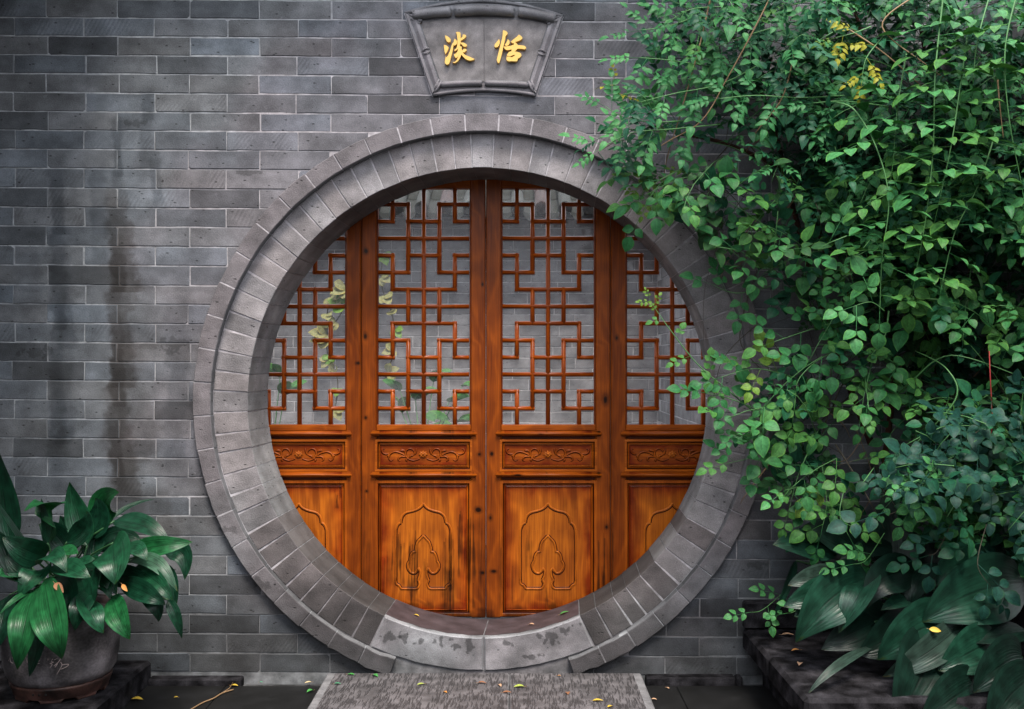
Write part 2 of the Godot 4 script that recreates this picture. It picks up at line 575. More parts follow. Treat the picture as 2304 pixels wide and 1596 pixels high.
func make_leaf_textures() -> void:
	# broad blade: fine lines along its length
	var w := 128
	var h := 256
	var line := stretched(w, h, 128, 8, 0.13, 3, 91)
	var blot := noise(w, h, 0.02, 3, 93)
	var a := PackedByteArray()
	a.resize(w * h * 3)
	var hb := PackedByteArray()
	hb.resize(w * h)
	for y in h:
		for x in w:
			var i := y * w + x
			var v := 0.80 + (line[i] - 128) * 0.0009 + (blot[i] - 128) * 0.0014
			var mid := absf(x - w * 0.5) / (w * 0.5)
			v *= 1.0 - 0.22 * (1.0 - smoothstep(0.0, 0.05, mid))
			var tip := smoothstep(0.95, 1.0, float(y) / h + (blot[i] - 128) * 0.0006)
			a[i * 3] = int(clampf(v * lerpf(0.86, 1.1, tip), 0, 1) * 255)
			a[i * 3 + 1] = int(clampf(v * lerpf(1.0, 0.85, tip), 0, 1) * 255)
			a[i * 3 + 2] = int(clampf(v * lerpf(0.92, 0.5, tip), 0, 1) * 255)
			hb[i] = int(clampf(0.5 + (line[i] - 128) * 0.0022 - 0.2 * (1.0 - smoothstep(0.0, 0.06, mid)), 0, 1) * 255)
	T.blade = tex_of(a, w, h, Image.FORMAT_RGB8)
	T.blade_h = tex_of(hb, w, h, Image.FORMAT_L8)
	# small leaflet: midrib, side veins, pale rim
	var b := PackedByteArray()
	b.resize(w * w * 3)
	for y in w:
		for x in w:
			var u := absf(x - 63.5) / 63.5
			var vein := 0.5 + 0.5 * sin(TAU * (y / 128.0 * 7.0 - u * 1.6))
			var v := 0.80 + (blot[y * w + x] - 128) * 0.0011 - 0.05 * pow(vein, 6.0)
			v += 0.13 * (1.0 - smoothstep(0.02, 0.07, u))
			var rim := smoothstep(0.80, 0.98, u + (blot[y * w + x] - 128) * 0.0014)
			var i := (y * w + x) * 3
			b[i] = int(clampf(v + 0.17 * rim, 0, 1) * 255)
			b[i + 1] = int(clampf(v + 0.08 * rim, 0, 1) * 255)
			b[i + 2] = int(clampf(v - 0.08 * rim, 0, 1) * 255)
	T.leaflet = tex_of(b, w, w, Image.FORMAT_RGB8)

func make_stone_textures() -> void:
	# chisel marks of the step: short upright strokes
	var s := 1024
	var big := noise(s, s, 0.006, 3, 101)
	var fine := noise(s, s, 0.2, 2, 103)
	var alb := PackedByteArray()
	alb.resize(s * s)
	var hgt := PackedByteArray()
	hgt.resize(s * s)
	for i in s * s:
		alb[i] = int(clampf(0.76 + (big[i] - 128) * 0.0016 + (fine[i] - 128) * 0.0012, 0, 1) * 255)
		hgt[i] = 170 + (fine[i] - 128) / 6
	var r := RandomNumberGenerator.new()
	r.seed = 5
	for n in 1500:
		var x0 := r.randf() * s
		var y0 := r.randf() * s
		if big[int(y0) * s + int(x0)] < 96 and r.randf() < 0.8:
			continue
		var l := r.randf_range(50, 130)
		var lean := r.randf_range(-0.35, 0.1)
		var wd := r.randi_range(4, 7)
		for k in int(l):
			var x := int(x0 + lean * k * 0.25 + sin(k * 0.12 + n) * 0.7)
			var y := (int(y0) + k) % s
			for q in int(wd * sin(PI * (k + 2.0) / (l + 4.0)) + 1):
				var i := y * s + posmod(x + q, s)
				hgt[i] = 60
				alb[i] = int(alb[i] * 0.72) if alb[i] > 150 else alb[i]
	T.chisel = tex_of(alb, s, s, Image.FORMAT_L8)
	T.chisel_h = tex_of(hgt, s, s, Image.FORMAT_L8)
	# scuffed tread and dark wet paving
	var s2 := 512
	var m := noise(s2, s2, 0.010, 4, 107)
	var f := noise(s2, s2, 0.15, 2, 109)
	var scr := stretched(s2, s2, 512, 40, 0.09, 3, 113)
	var d := PackedByteArray()
	d.resize(s2 * s2)
	for i in s2 * s2:
		var v := 0.62 + (m[i] - 128) * 0.0034 + (f[i] - 128) * 0.0010
		if scr[i] > 214:
			v += 0.10
		d[i] = int(clampf(v, 0.05, 1) * 255)
	T.scuff = tex_of(d, s2, s2, Image.FORMAT_L8)
	for i in s2 * s2:
		d[i] = int(clampf(0.74 + (m[i] - 128) * 0.0014 + (f[i] - 128) * 0.0006 + (0.10 if scr[i] > 222 else 0.0), 0.05, 1) * 255)
	T.tread = tex_of(d, s2, s2, Image.FORMAT_L8)

# ---------------------------------------------------------------- materials
func lin(r: float, g: float, b: float) -> Color:
	return Color(r, g, b).linear_to_srgb()

func mat(c: Color, rough: float) -> StandardMaterial3D:
	var m := StandardMaterial3D.new()
	m.albedo_color = c
	m.roughness = rough
	return m

func world_map(m: StandardMaterial3D, tex: Texture2D, scale: float, bump: Texture2D = null, cm := 0.0) -> StandardMaterial3D:
	m.albedo_texture = tex
	m.uv1_triplanar = true
	m.uv1_world_triplanar = true
	m.uv1_scale = Vector3.ONE * scale
	m.uv1_triplanar_sharpness = 6.0
	if bump:
		m.heightmap_enabled = true
		m.heightmap_texture = bump
		m.heightmap_scale = cm
	return m

func stain_shaded(m: StandardMaterial3D) -> StandardMaterial3D:
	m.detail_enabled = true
	m.detail_albedo = T.stain_shade
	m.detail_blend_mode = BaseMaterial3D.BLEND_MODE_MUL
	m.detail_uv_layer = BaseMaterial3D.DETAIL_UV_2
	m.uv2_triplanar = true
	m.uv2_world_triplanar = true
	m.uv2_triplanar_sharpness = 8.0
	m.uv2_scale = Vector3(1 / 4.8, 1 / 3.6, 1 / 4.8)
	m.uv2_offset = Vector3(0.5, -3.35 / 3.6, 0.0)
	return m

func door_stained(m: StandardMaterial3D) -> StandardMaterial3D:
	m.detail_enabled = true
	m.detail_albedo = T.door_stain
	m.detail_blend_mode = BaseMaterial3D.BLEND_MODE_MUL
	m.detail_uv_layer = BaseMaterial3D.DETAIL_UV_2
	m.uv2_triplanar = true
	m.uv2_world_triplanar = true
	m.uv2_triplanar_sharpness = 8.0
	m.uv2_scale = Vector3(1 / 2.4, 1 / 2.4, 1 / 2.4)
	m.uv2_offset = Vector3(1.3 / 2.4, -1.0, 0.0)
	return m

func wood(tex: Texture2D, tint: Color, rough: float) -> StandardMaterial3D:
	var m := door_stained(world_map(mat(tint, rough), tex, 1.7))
	m.clearcoat_enabled = true
	m.clearcoat = 0.07
	m.clearcoat_roughness = 0.26
	m.metallic_specular = 0.28
	return m

func leaf_mat(c: Color, tex: Texture2D, rough: float, back := 0.16) -> StandardMaterial3D:
	var m := mat(c, rough)
	m.albedo_texture = tex
	m.texture_repeat = false
	m.metallic_specular = 0.26
	m.backlight_enabled = true
	m.backlight = Color(back, back, back * 0.6).linear_to_srgb()
	return m

func make_materials() -> void:
	make_brick_textures()
	make_stain_shade_texture()
	make_wood_textures()
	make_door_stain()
	make_leaf_textures()
	make_stone_textures()
	rng.seed = 77
	M.brick = []
	for k in 16:
		var f := rng.randf_range(0.74, 1.16)
		if k % 6 == 5:
			f *= 0.62
		var warm := rng.randf_range(-0.05, 0.09)
		var c := lin(0.232 * f * (1.0 + warm), 0.247 * f * (1.0 + warm * 0.2), 0.268 * f * (1.0 - warm * 0.5))
		var sawn := k % 5 == 2
		M.brick.append(stain_shaded(world_map(mat(c, 0.86), T.sawn if sawn else T.brick, 0.83, T.sawn_h if sawn else T.brick_h, 0.22)))
	M.arch = []
	for k in 8:
		var f := rng.randf_range(0.74, 1.16)
		var warm := rng.randf_range(-0.04, 0.10)
		M.arch.append(stain_shaded(world_map(mat(lin(0.395 * f * (1.0 + warm * 0.6), 0.392 * f, 0.388 * f * (1.0 - warm * 0.3)), 0.80), T.brick, 0.83, T.brick_h, 0.4)))
	M.arch_low = []
	for k in 5:
		var f := rng.randf_range(0.80, 1.16)
		M.arch_low.append(stain_shaded(world_map(mat(lin(0.250 * f, 0.232 * f, 0.226 * f), 0.75), T.brick, 0.83, T.brick_h, 0.4)))
	M.edging = []
	for k in 6:
		var f := rng.randf_range(0.80, 1.16)
		M.edging.append(stain_shaded(world_map(mat(lin(0.26 * f, 0.25 * f, 0.255 * f), 0.82), T.brick, 0.83, T.brick_h, 0.4)))
	M.mortar = stain_shaded(world_map(mat(lin(0.66, 0.655, 0.66), 0.95), T.brick, 2.3))
	M.ring_mortar = stain_shaded(world_map(mat(lin(0.74, 0.735, 0.745), 0.95), T.brick, 2.3))
	M.court_brick = []
	for k in 6:
		var f := rng.randf_range(0.68, 1.2)
		M.court_brick.append(world_map(mat(lin(0.285 * f, 0.275 * f, 0.285 * f), 0.9), T.brick, 0.9))
	M.court_mortar = world_map(mat(lin(0.64, 0.62, 0.63), 0.95), T.brick, 2.0)
	M.render_coat = world_map(mat(lin(0.22, 0.21, 0.215), 0.9), T.brick, 0.6)
	M.carved = stain_shaded(world_map(mat(lin(0.31, 0.30, 0.31), 0.55), T.brick, 0.9, T.brick_h, 0.2))
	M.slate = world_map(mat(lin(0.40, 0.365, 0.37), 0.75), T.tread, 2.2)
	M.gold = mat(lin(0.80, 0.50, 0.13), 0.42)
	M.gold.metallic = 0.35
	M.pale_stone = stain_shaded(world_map(mat(lin(0.93, 0.94, 0.96), 0.75), T.brick, 0.9, T.brick_h, 0.25))
	M.tread = world_map(mat(lin(0.105, 0.080, 0.092), 0.62), T.tread, 1.6)
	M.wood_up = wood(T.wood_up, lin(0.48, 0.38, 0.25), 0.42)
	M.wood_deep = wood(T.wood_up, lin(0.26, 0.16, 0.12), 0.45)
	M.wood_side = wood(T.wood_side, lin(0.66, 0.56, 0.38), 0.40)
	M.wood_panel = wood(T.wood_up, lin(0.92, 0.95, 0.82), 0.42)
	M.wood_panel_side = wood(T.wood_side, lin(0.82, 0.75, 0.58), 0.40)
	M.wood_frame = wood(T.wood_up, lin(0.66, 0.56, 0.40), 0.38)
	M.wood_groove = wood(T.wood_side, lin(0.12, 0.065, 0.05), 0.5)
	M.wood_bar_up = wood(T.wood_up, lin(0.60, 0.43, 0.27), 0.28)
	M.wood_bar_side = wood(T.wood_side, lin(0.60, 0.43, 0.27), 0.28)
	var g := mat(Color(0.95, 0.97, 1.0, 0.05), 0.03)
	g.transparency = BaseMaterial3D.TRANSPARENCY_ALPHA
	g.metallic_specular = 0.24
	M.glass = g
	M.step = mat(lin(0.195, 0.182, 0.192), 0.55)
	M.step.albedo_texture = T.chisel
	M.step.heightmap_enabled = true
	M.step.heightmap_texture = T.chisel_h
	M.step.heightmap_scale = 0.35
	M.step_edge = world_map(mat(lin(0.28, 0.275, 0.29), 0.8), T.brick, 1.6, T.brick_h, 0.3)
	M.paving = world_map(mat(lin(0.010, 0.010, 0.011), 0.6), T.scuff, 1.3)
	M.kerb = world_map(mat(lin(0.060, 0.057, 0.065), 0.85), T.scuff, 1.7, T.brick_h, 0.3)
	M.kerb.metallic_specular = 0.15
	M.void_soil = mat(lin(0.02, 0.018, 0.016), 0.95)
	M.pot = world_map(mat(lin(0.36, 0.325, 0.34), 0.6), T.scuff, 1.1)
	M.clay = world_map(mat(lin(0.16, 0.075, 0.06), 0.55), T.scuff, 2.0)
	M.ink = mat(lin(0.42, 0.34, 0.33), 0.7)
	M.blade = [leaf_mat(lin(0.017, 0.090, 0.048), T.blade, 0.36, 0.1), leaf_mat(lin(0.011, 0.058, 0.035), T.blade, 0.34, 0.08), leaf_mat(lin(0.024, 0.150, 0.055), T.blade, 0.36, 0.12), leaf_mat(lin(0.07, 0.135, 0.095), T.blade, 0.42, 0.1), leaf_mat(lin(0.020, 0.070, 0.050), T.blade, 0.34, 0.06), leaf_mat(lin(0.050, 0.070, 0.064), T.blade, 0.38, 0.06), leaf_mat(lin(0.010, 0.030, 0.024), T.blade, 0.38, 0.05)]
	for m in M.blade:
		m.metallic_specular = 0.46
		m.heightmap_enabled = true
		m.heightmap_texture = T.blade_h
		m.heightmap_scale = 0.14
	M.petiole = mat(lin(0.03, 0.10, 0.035), 0.5)
	M.leaf = []
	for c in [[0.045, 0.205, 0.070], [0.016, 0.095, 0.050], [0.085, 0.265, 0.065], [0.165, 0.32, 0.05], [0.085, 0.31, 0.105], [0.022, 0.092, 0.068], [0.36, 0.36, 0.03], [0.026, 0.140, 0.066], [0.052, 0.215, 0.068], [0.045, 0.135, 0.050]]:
		M.leaf.append(leaf_mat(lin(c[0], c[1], c[2]), T.leaflet, 0.46))
	M.ivy = leaf_mat(lin(0.34, 0.34, 0.15), T.leaflet, 0.6)
	M.leaf_many = leaf_mat(Color.WHITE, T.leaflet, 0.46)
	M.leaf_many.vertex_color_use_as_albedo = true
	M.cane = mat(lin(0.27, 0.165, 0.085), 0.6)
	M.green_cane = mat(lin(0.07, 0.20, 0.06), 0.55)
	M.dark_cane = mat(lin(0.06, 0.05, 0.035), 0.8)
	M.bark = world_map(mat(lin(0.085, 0.065, 0.045), 0.9), T.wood_up, 6.0, T.brick_h, 0.5)
	M.red = mat(lin(0.30, 0.02, 0.02), 0.6)
	M.added_eave = world_map(mat(lin(0.12, 0.12, 0.12), 0.9), T.brick, 1.5)
	M.tile = world_map(mat(lin(0.030, 0.034, 0.031), 0.9), T.brick, 1.5, T.brick_h, 0.3)
	M.red_tile = world_map(mat(lin(0.055, 0.034, 0.034), 0.9), T.brick, 1.5, T.brick_h, 0.3)
	M.fallen = {"yellow": mat(lin(0.62, 0.42, 0.05), 0.6), "orange": mat(lin(0.55, 0.24, 0.06), 0.6), "brown": mat(lin(0.26, 0.11, 0.05), 0.7), "green": mat(lin(0.06, 0.28, 0.06), 0.55), "pale": mat(lin(0.62, 0.48, 0.26), 0.6), "lime": mat(lin(0.38, 0.46, 0.08), 0.6), "teal": mat(lin(0.06, 0.24, 0.13), 0.5), "tan": mat(lin(0.55, 0.33, 0.2), 0.7)}

# ---------------------------------------------------------------- the wall
func circle(c: Vector2, r: float, n: int) -> PackedVector2Array:
	var p := PackedVector2Array()
	for i in n:
		p.append(c + Vector2.from_angle(TAU * i / n) * r)
	return p

func plq(cx: float, cy: float) -> Vector2:
	var p := at((940.0 + cx / 4.8) * 0.9216, cy / 4.8 * 0.9216, 0.0)
	return Vector2(p.x, p.y)

func arc3(a: Vector2, m: Vector2, b: Vector2, n: int) -> PackedVector2Array:
	var c := m * 2.0 - (a + b) * 0.5
	var out := PackedVector2Array()
	for i in n + 1:
		var t := float(i) / n
		out.append(a * (1 - t) * (1 - t) + c * 2 * t * (1 - t) + b * t * t)
	return out

func plaque_outline(grow: float) -> PackedVector2Array:
	var p := arc3(plq(235, 165), plq(1160, 12), plq(2085, 200), 10)
	var q := arc3(plq(1770, 1122), plq(1160, 1062), plq(555, 1122), 8)
	p.append_array(q)
	return inset(ccw(p), -grow)

# a brick's outline with slightly uneven edges
func rough_edge(p: PackedVector2Array, amp: float) -> PackedVector2Array:
	var out := PackedVector2Array()
	for i in p.size():
		var a := p[i]
		var b := p[(i + 1) % p.size()]
		var d := b - a
		var n := Vector2(-d.y, d.x).normalized()
		if rng.randf() < 0.13:      # a knocked-off corner
			var back := (a - p[(i + p.size() - 1) % p.size()]).normalized()
			var chip := rng.randf_range(0.004, 0.010)
			out.append(a - back * chip)
			out.append(a + d.normalized() * chip * rng.randf_range(0.5, 1.2))
		else:
			out.append(a + Vector2(rng.randf_range(-amp, amp), rng.randf_range(-amp, amp)))
		var k := int(d.length() / 0.055)
		for j in range(1, k):
			out.append(a + d * (float(j) / k) + n * rng.randf_range(-0.2, 1.0) * amp)
	return out

func build_wall() -> void:
	var wall := thing("brick_wall", "tall grey brick wall pierced by the round moon gate, water-streaked on the left", "wall")
	# mortar body with a round hole
	var st := begin(true)
	var x0 := -3.4
	var x1 := 3.4
	var y0 := -0.05
	var y1 := 3.42
	var angs: Array = []
	for i in 120:
		angs.append(TAU * i / 120)
	for c in [Vector2(x0, y0), Vector2(x1, y0), Vector2(x1, y1), Vector2(x0, y1)]:
		angs.append(fposmod((c - GC).angle(), TAU))
	angs.sort()
	var hole := 1.16
	for i in angs.size():
		var pr: Array = []
		for a in [angs[i], angs[(i + 1) % angs.size()]]:
			var d := Vector2.from_angle(a)
			var t := 1e9
			if d.x > 1e-6: t = minf(t, (x1 - GC.x) / d.x)
			if d.x < -1e-6: t = minf(t, (x0 - GC.x) / d.x)
			if d.y > 1e-6: t = minf(t, (y1 - GC.y) / d.y)
			if d.y < -1e-6: t = minf(t, (y0 - GC.y) / d.y)
			pr.append(GC + d * hole)
			pr.append(GC + d * t)
		for z in [-0.0008, -0.276]:
			var k := [Vector3(pr[0].x, pr[0].y, z), Vector3(pr[1].x, pr[1].y, z), Vector3(pr[3].x, pr[3].y, z), Vector3(pr[2].x, pr[2].y, z)]
			if z < -0.1:
				k.reverse()
			quad(st, k[0], k[1], k[2], k[3])
		quad(st, Vector3(pr[1].x, pr[1].y, -0.0012), Vector3(pr[1].x, pr[1].y, -0.276), Vector3(pr[3].x, pr[3].y, -0.276), Vector3(pr[3].x, pr[3].y, -0.0012))
	hang("mortar", done(st), M.mortar, wall)
	# courses, surveyed down the left side
	var lines := [-93, -47, -1.5, 45, 90, 136, 181.6, 228, 274.6, 320, 366.5, 413, 461, 508, 554.5, 602.6, 649.5, 697.5, 744, 791, 838, 884.5, 931, 978.5, 1025, 1071.7, 1119, 1165, 1212, 1260, 1308.5, 1356, 1403, 1451.7, 1498.7, 1545.7, 1593.6, 1641]
	var ys: Array = []
	for l in lines:
		ys.append(EYE_Y + (812.0 - l * 0.9216) / UNIT)
	while ys[0] < 3.40:
		ys.push_front(ys[0] + 0.0805)
	var top := ys.size() - lines.size()
	var cut_gate := circle(GC, 1.2185, 160)
	var cut_plaque := plaque_outline(0.003)
	var singles: Array = []
	var rest := begin(true)
	var slope := -0.0072
	rng.seed = 21
	for r in ys.size() - 1:
		var odd := posmod(r - top - 3, 2)
		var joints: Array = []
		var fx := (33.0 if odd == 0 else 115.0) - 173.3 * 5
		while fx < 1230.0:
			joints.append(fx + rng.randf_range(-3.5, 3.5))
			fx += 173.3
		fx = (1532.0 if odd == 0 else 1452.0) - 175.0
		while fx < 1240.0 or fx - joints[-1] < 75.0:
			fx += 175.0
		while fx < 3200.0:
			joints.append(fx + rng.randf_range(-3.5, 3.5))
			fx += 174.5
		for j in joints.size() - 1:
			var a: float = (joints[j] * 0.9216 - 1152.0) / UNIT + 0.0016 + rng.randf_range(-0.0006, 0.0007)
			var b: float = (joints[j + 1] * 0.9216 - 1152.0) / UNIT - 0.0016
			var g := 0.0016
			var dy := func(x: float) -> float: return slope * (x + 1.474)
			var yt: float = ys[r] - g + rng.randf_range(-0.0008, 0.0007)
			var yb: float = ys[r + 1] + g + rng.randf_range(-0.0008, 0.0007)
			var base := PackedVector2Array([Vector2(a, yb + slope * (a + 1.474)), Vector2(b, yb + slope * (b + 1.474)), Vector2(b, yt + slope * (b + 1.474)), Vector2(a, yt + slope * (a + 1.474))])
			var pieces: Array = [base]
			for cut in [cut_gate, cut_plaque]:
				var next: Array = []
				for p in pieces:
					for q in Geometry2D.clip_polygons(p, cut):
						if area_of(q) > 0.0006:
							next.append(q)
				pieces = next
			for p in pieces:
				var whole: bool = p.size() == 4
				var outline: PackedVector2Array = rough_edge(p, 0.0019) if whole else p
				var zf := rng.randf_range(0.0002, 0.0030)
				var tilt := Vector2(rng.randf_range(-0.003, 0.003), rng.randf_range(-0.010, 0.010))
				var mid := Vector2.ZERO
				for v in outline:
					mid += v / outline.size()
				var tone := rng.randi() % 16
				var seen := mid.x > -2.3 and mid.x < 2.3 and mid.y < 2.98 and mid.y > 0.0
				var veiled := (mid.x > 1.2 and mid.y > 1.3) or mid.x > 1.75 or (mid.x > 0.95 and mid.y > 2.3)
				if seen:
					singles.append([1 if veiled else 0, area_of(outline), outline, zf, tilt, tone])
				else:
					plate(rest, outline, -0.03, zf, 0.002, false, tilt)
	singles.sort_custom(func(p, q): return p[0] < q[0] or (p[0] == q[0] and p[1] > q[1]))
	for i in singles.size():
		var s = singles[i]
		if i < 300:
			var bs := begin(true)
			plate(bs, s[2], -0.03, s[3], 0.0026, false, s[4])
			hang("brick", done(bs), M.brick[s[5]], wall)
		else:
			plate(rest, s[2], -0.03, s[3], 0.002, false, s[4])
	print("bricks in view: ", singles.size())
	kind(hang("outer_brick", done(rest), M.brick[4], wall), "stuff")
	st = begin(true)
	block(st, Vector3(-3.4, 3.425, -0.9), Vector3(1.05, 3.50, 0.45), 0.01)
	hang("added_eave_board", done(st), M.added_eave, wall)  # unseen eave, added to shade the top of the wall
	# low plinth along the foot
	rng.seed = 23
	var px := -1.53
	while px < 0.97:
		var w := rng.randf_range(0.20, 0.42)
		var e := minf(px + w, 0.97)
		if e > -0.80 and px < 0.56:
			px = e if px < -0.80 and e < 0.56 and e > -0.80 else e
			if px > -0.80 and px < 0.56:
				px = 0.562
			continue
		var bs := begin(true)
		block(bs, Vector3(px + 0.002, -0.02, -0.02), Vector3(e - 0.002, 0.030 + rng.randf_range(-0.004, 0.004), 0.045 + rng.randf_range(-0.008, 0.006)), 0.006)
		hang("plinth_stone", done(bs), M.kerb, wall)
		px = e

func ring_piece(st: SurfaceTool, a0: float, a1: float, r0: float, r1: float, zb: float, zf: float, b: float, shift := Vector2.ZERO, wobble := 0.0, gap := 0.0016, gap_in := -1.0) -> void:
	# a wedge of a ring; its back is moved by shift so that the reveal is not quite square to the wall
	var n := maxi(2, int(round((a1 - a0) / 0.03)))
	var pts := PackedVector2Array()
	var g0 := gap / r1
	for i in n + 1:
		var a := lerpf(a0 + g0, a1 - g0, float(i) / n)
		pts.append(GC + Vector2.from_angle(a) * (r1 + rng.randf_range(-wobble, wobble)))
	var g1 := (gap if gap_in < 0.0 else gap_in) / r0
	for i in n + 1:
		var a := lerpf(a1 - g1, a0 + g1, float(i) / n)
		pts.append(GC + Vector2.from_angle(a) * (r0 + rng.randf_range(-wobble, wobble) * 0.6))
	var q := inset(pts, b)
	var m := pts.size()
	for i in n:
		var j := m - 1 - i
		quad(st, Vector3(q[i].x, q[i].y, zf), Vector3(q[i + 1].x, q[i + 1].y, zf), Vector3(q[j - 1].x, q[j - 1].y, zf), Vector3(q[j].x, q[j].y, zf))
	for i in m:
		var k := (i + 1) % m
		quad(st, Vector3(pts[i].x, pts[i].y, zf - b), Vector3(pts[k].x, pts[k].y, zf - b), Vector3(q[k].x, q[k].y, zf), Vector3(q[i].x, q[i].y, zf))
		quad(st, Vector3(pts[i].x + shift.x, pts[i].y + shift.y, zb), Vector3(pts[k].x + shift.x, pts[k].y + shift.y, zb), Vector3(pts[k].x, pts[k].y, zf - b), Vector3(pts[i].x, pts[i].y, zf - b))

func build_gate_ring() -> void:
	var ring := thing("moon_gate_surround", "round grey brick and stone surround of the moon gate, framing the wooden doors", "gate surround", Vector3.ZERO)
	var low := TAU * 0.75
	var skip := deg_to_rad(24.6)
	var shift := Vector2(0.0147, 0.0)
	# bed of mortar behind the blocks
	var st := begin(true)
	for i in 150:
		var a := TAU * i / 150
		var b := TAU * (i + 1) / 150
		var da := Vector2.from_angle(a)
		var db := Vector2.from_angle(b)
		for p in [[R_IN + 0.0022, -0.0062, R_MID + 0.03, -0.0062], [R_IN + 0.0022, -0.28, R_IN + 0.0022, -0.0062]]:
			var k0: float = p[0]
			var s0: Vector2 = shift * clampf((-p[1] - 0.015) / 0.27, 0, 1)
			quad(st, Vector3(GC.x + da.x * k0 + s0.x, GC.y + da.y * k0, p[1]), Vector3(GC.x + da.x * p[2], GC.y + da.y * p[2], p[3]), Vector3(GC.x + db.x * p[2], GC.y + db.y * p[2], p[3]), Vector3(GC.x + db.x * k0 + s0.x, GC.y + db.y * k0, p[1]))
	for i in 150:      # bed of the outer course
		var da := Vector2.from_angle(TAU * i / 150)
		var db := Vector2.from_angle(TAU * (i + 1) / 150)
		for p in [[R_MID + 0.003, 0.0357, R_OUT - 0.004, 0.0357], [R_MID + 0.003, -0.02, R_MID + 0.003, 0.0357], [R_OUT - 0.004, 0.0357, R_OUT - 0.004, -0.003]]:
			if (GC + da * R_OUT).y < 0.075 and absf(da.x) < 0.37:
				continue
			quad(st, Vector3(GC.x + da.x * p[0], GC.y + da.y * p[0], p[1]), Vector3(GC.x + da.x * p[2], GC.y + da.y * p[2], p[3]), Vector3(GC.x + db.x * p[2], GC.y + db.y * p[2], p[3]), Vector3(GC.x + db.x * p[0], GC.y + db.y * p[0], p[1]))
	hang("mortar_bed", done(st), M.ring_mortar, ring)
	rng.seed = 31
	var n := 69
	var from := low + skip
	var span := TAU - 2.0 * skip
	var cuts: Array = []
	for i in n + 1:
		cuts.append(from + span * i / n + (rng.randf_range(-0.006, 0.006) if i > 0 and i < n else 0.0))
	for i in n:
		var bs := begin(true)
		ring_piece(bs, cuts[i], cuts[i + 1], R_IN + rng.randf_range(-0.001, 0.001), R_MID - 0.001, -0.285, -0.0040 + rng.randf_range(-0.001, 0.002), 0.0022, shift, 0.0006, rng.randf_range(0.0026, 0.0055), 0.0013)
		hang("arch_brick", done(bs), M.arch_low[rng.randi() % 5] if sin((cuts[i] + cuts[i + 1]) / 2.0) < rng.randf_range(-0.72, -0.42) else M.arch[rng.randi() % 8], ring)
	# outer course: bricks laid lengthwise, standing proud; ends on the step
	var s2 := deg_to_rad(18.6)
	var count := 47
	for i in count:
		var a0 := low + s2 + (TAU - 2 * s2) * i / count
		var a1 := low + s2 + (TAU - 2 * s2) * (i + 1) / count
		var bs := begin(true)
		ring_piece(bs, a0, a1, R_MID + 0.0005, R_OUT + rng.randf_range(-0.002, 0.002), -0.024, 0.038 + rng.randf_range(-0.002, 0.002), 0.0028, Vector2.ZERO, 0.0016 if i > 1 and i < count - 2 else 0.005, 0.0015)
		hang("edging_brick", done(bs), M.edging[rng.randi() % 6], ring)
	# two threshold stones with a worn tread
	for h in 2:
		var a0 := low - skip if h == 0 else low + 0.006
		var a1 := low + 0.006 if h == 0 else low + skip
		var bs := begin(true)
		ring_piece(bs, a0, a1, R_IN, R_MID, -0.285, 0.002, 0.007, shift, 0.0012, 0.0014)
		var stone := hang("threshold_stone", done(bs), M.pale_stone, ring)
		stone.set_meta("label", "pale threshold stone, " + ("left" if h == 0 else "right") + " of the middle joint, with dark peeled patches")
		var ts := begin()
		var k := 14
		for i in k:
			var row: Array = []
			for a in [lerpf(a0 + 0.002, a1 - 0.002, float(i) / k), lerpf(a0 + 0.002, a1 - 0.002, float(i + 1) / k)]:
				var d := Vector2.from_angle(a) * (R_IN - 0.0015)
				row.append([Vector3(GC.x + d.x + shift.x, GC.y + d.y, -0.284), Vector3(GC.x + d.x, GC.y + d.y, -0.022 + 0.006 * sin(a * 61.0))])
			quad(ts, row[0][0], row[0][1], row[1][1], row[1][0])
		hang("worn_tread", done(ts), M.tread, stone)
	# small bricks filling the foot under the ring ends
	for f in [[-0.52, -0.40, 0.052], [0.115, 0.26, 0.052], [-0.40, -0.30, 0.040], [0.02, 0.115, 0.040]]:
		var bs := begin(true)
		block(bs, Vector3(f[0], 0.0, -0.05), Vector3(f[1], f[2], -0.019), 0.004)
		hang("filler_brick", done(bs), M.arch[int(f[2] * 100) % 8], ring)

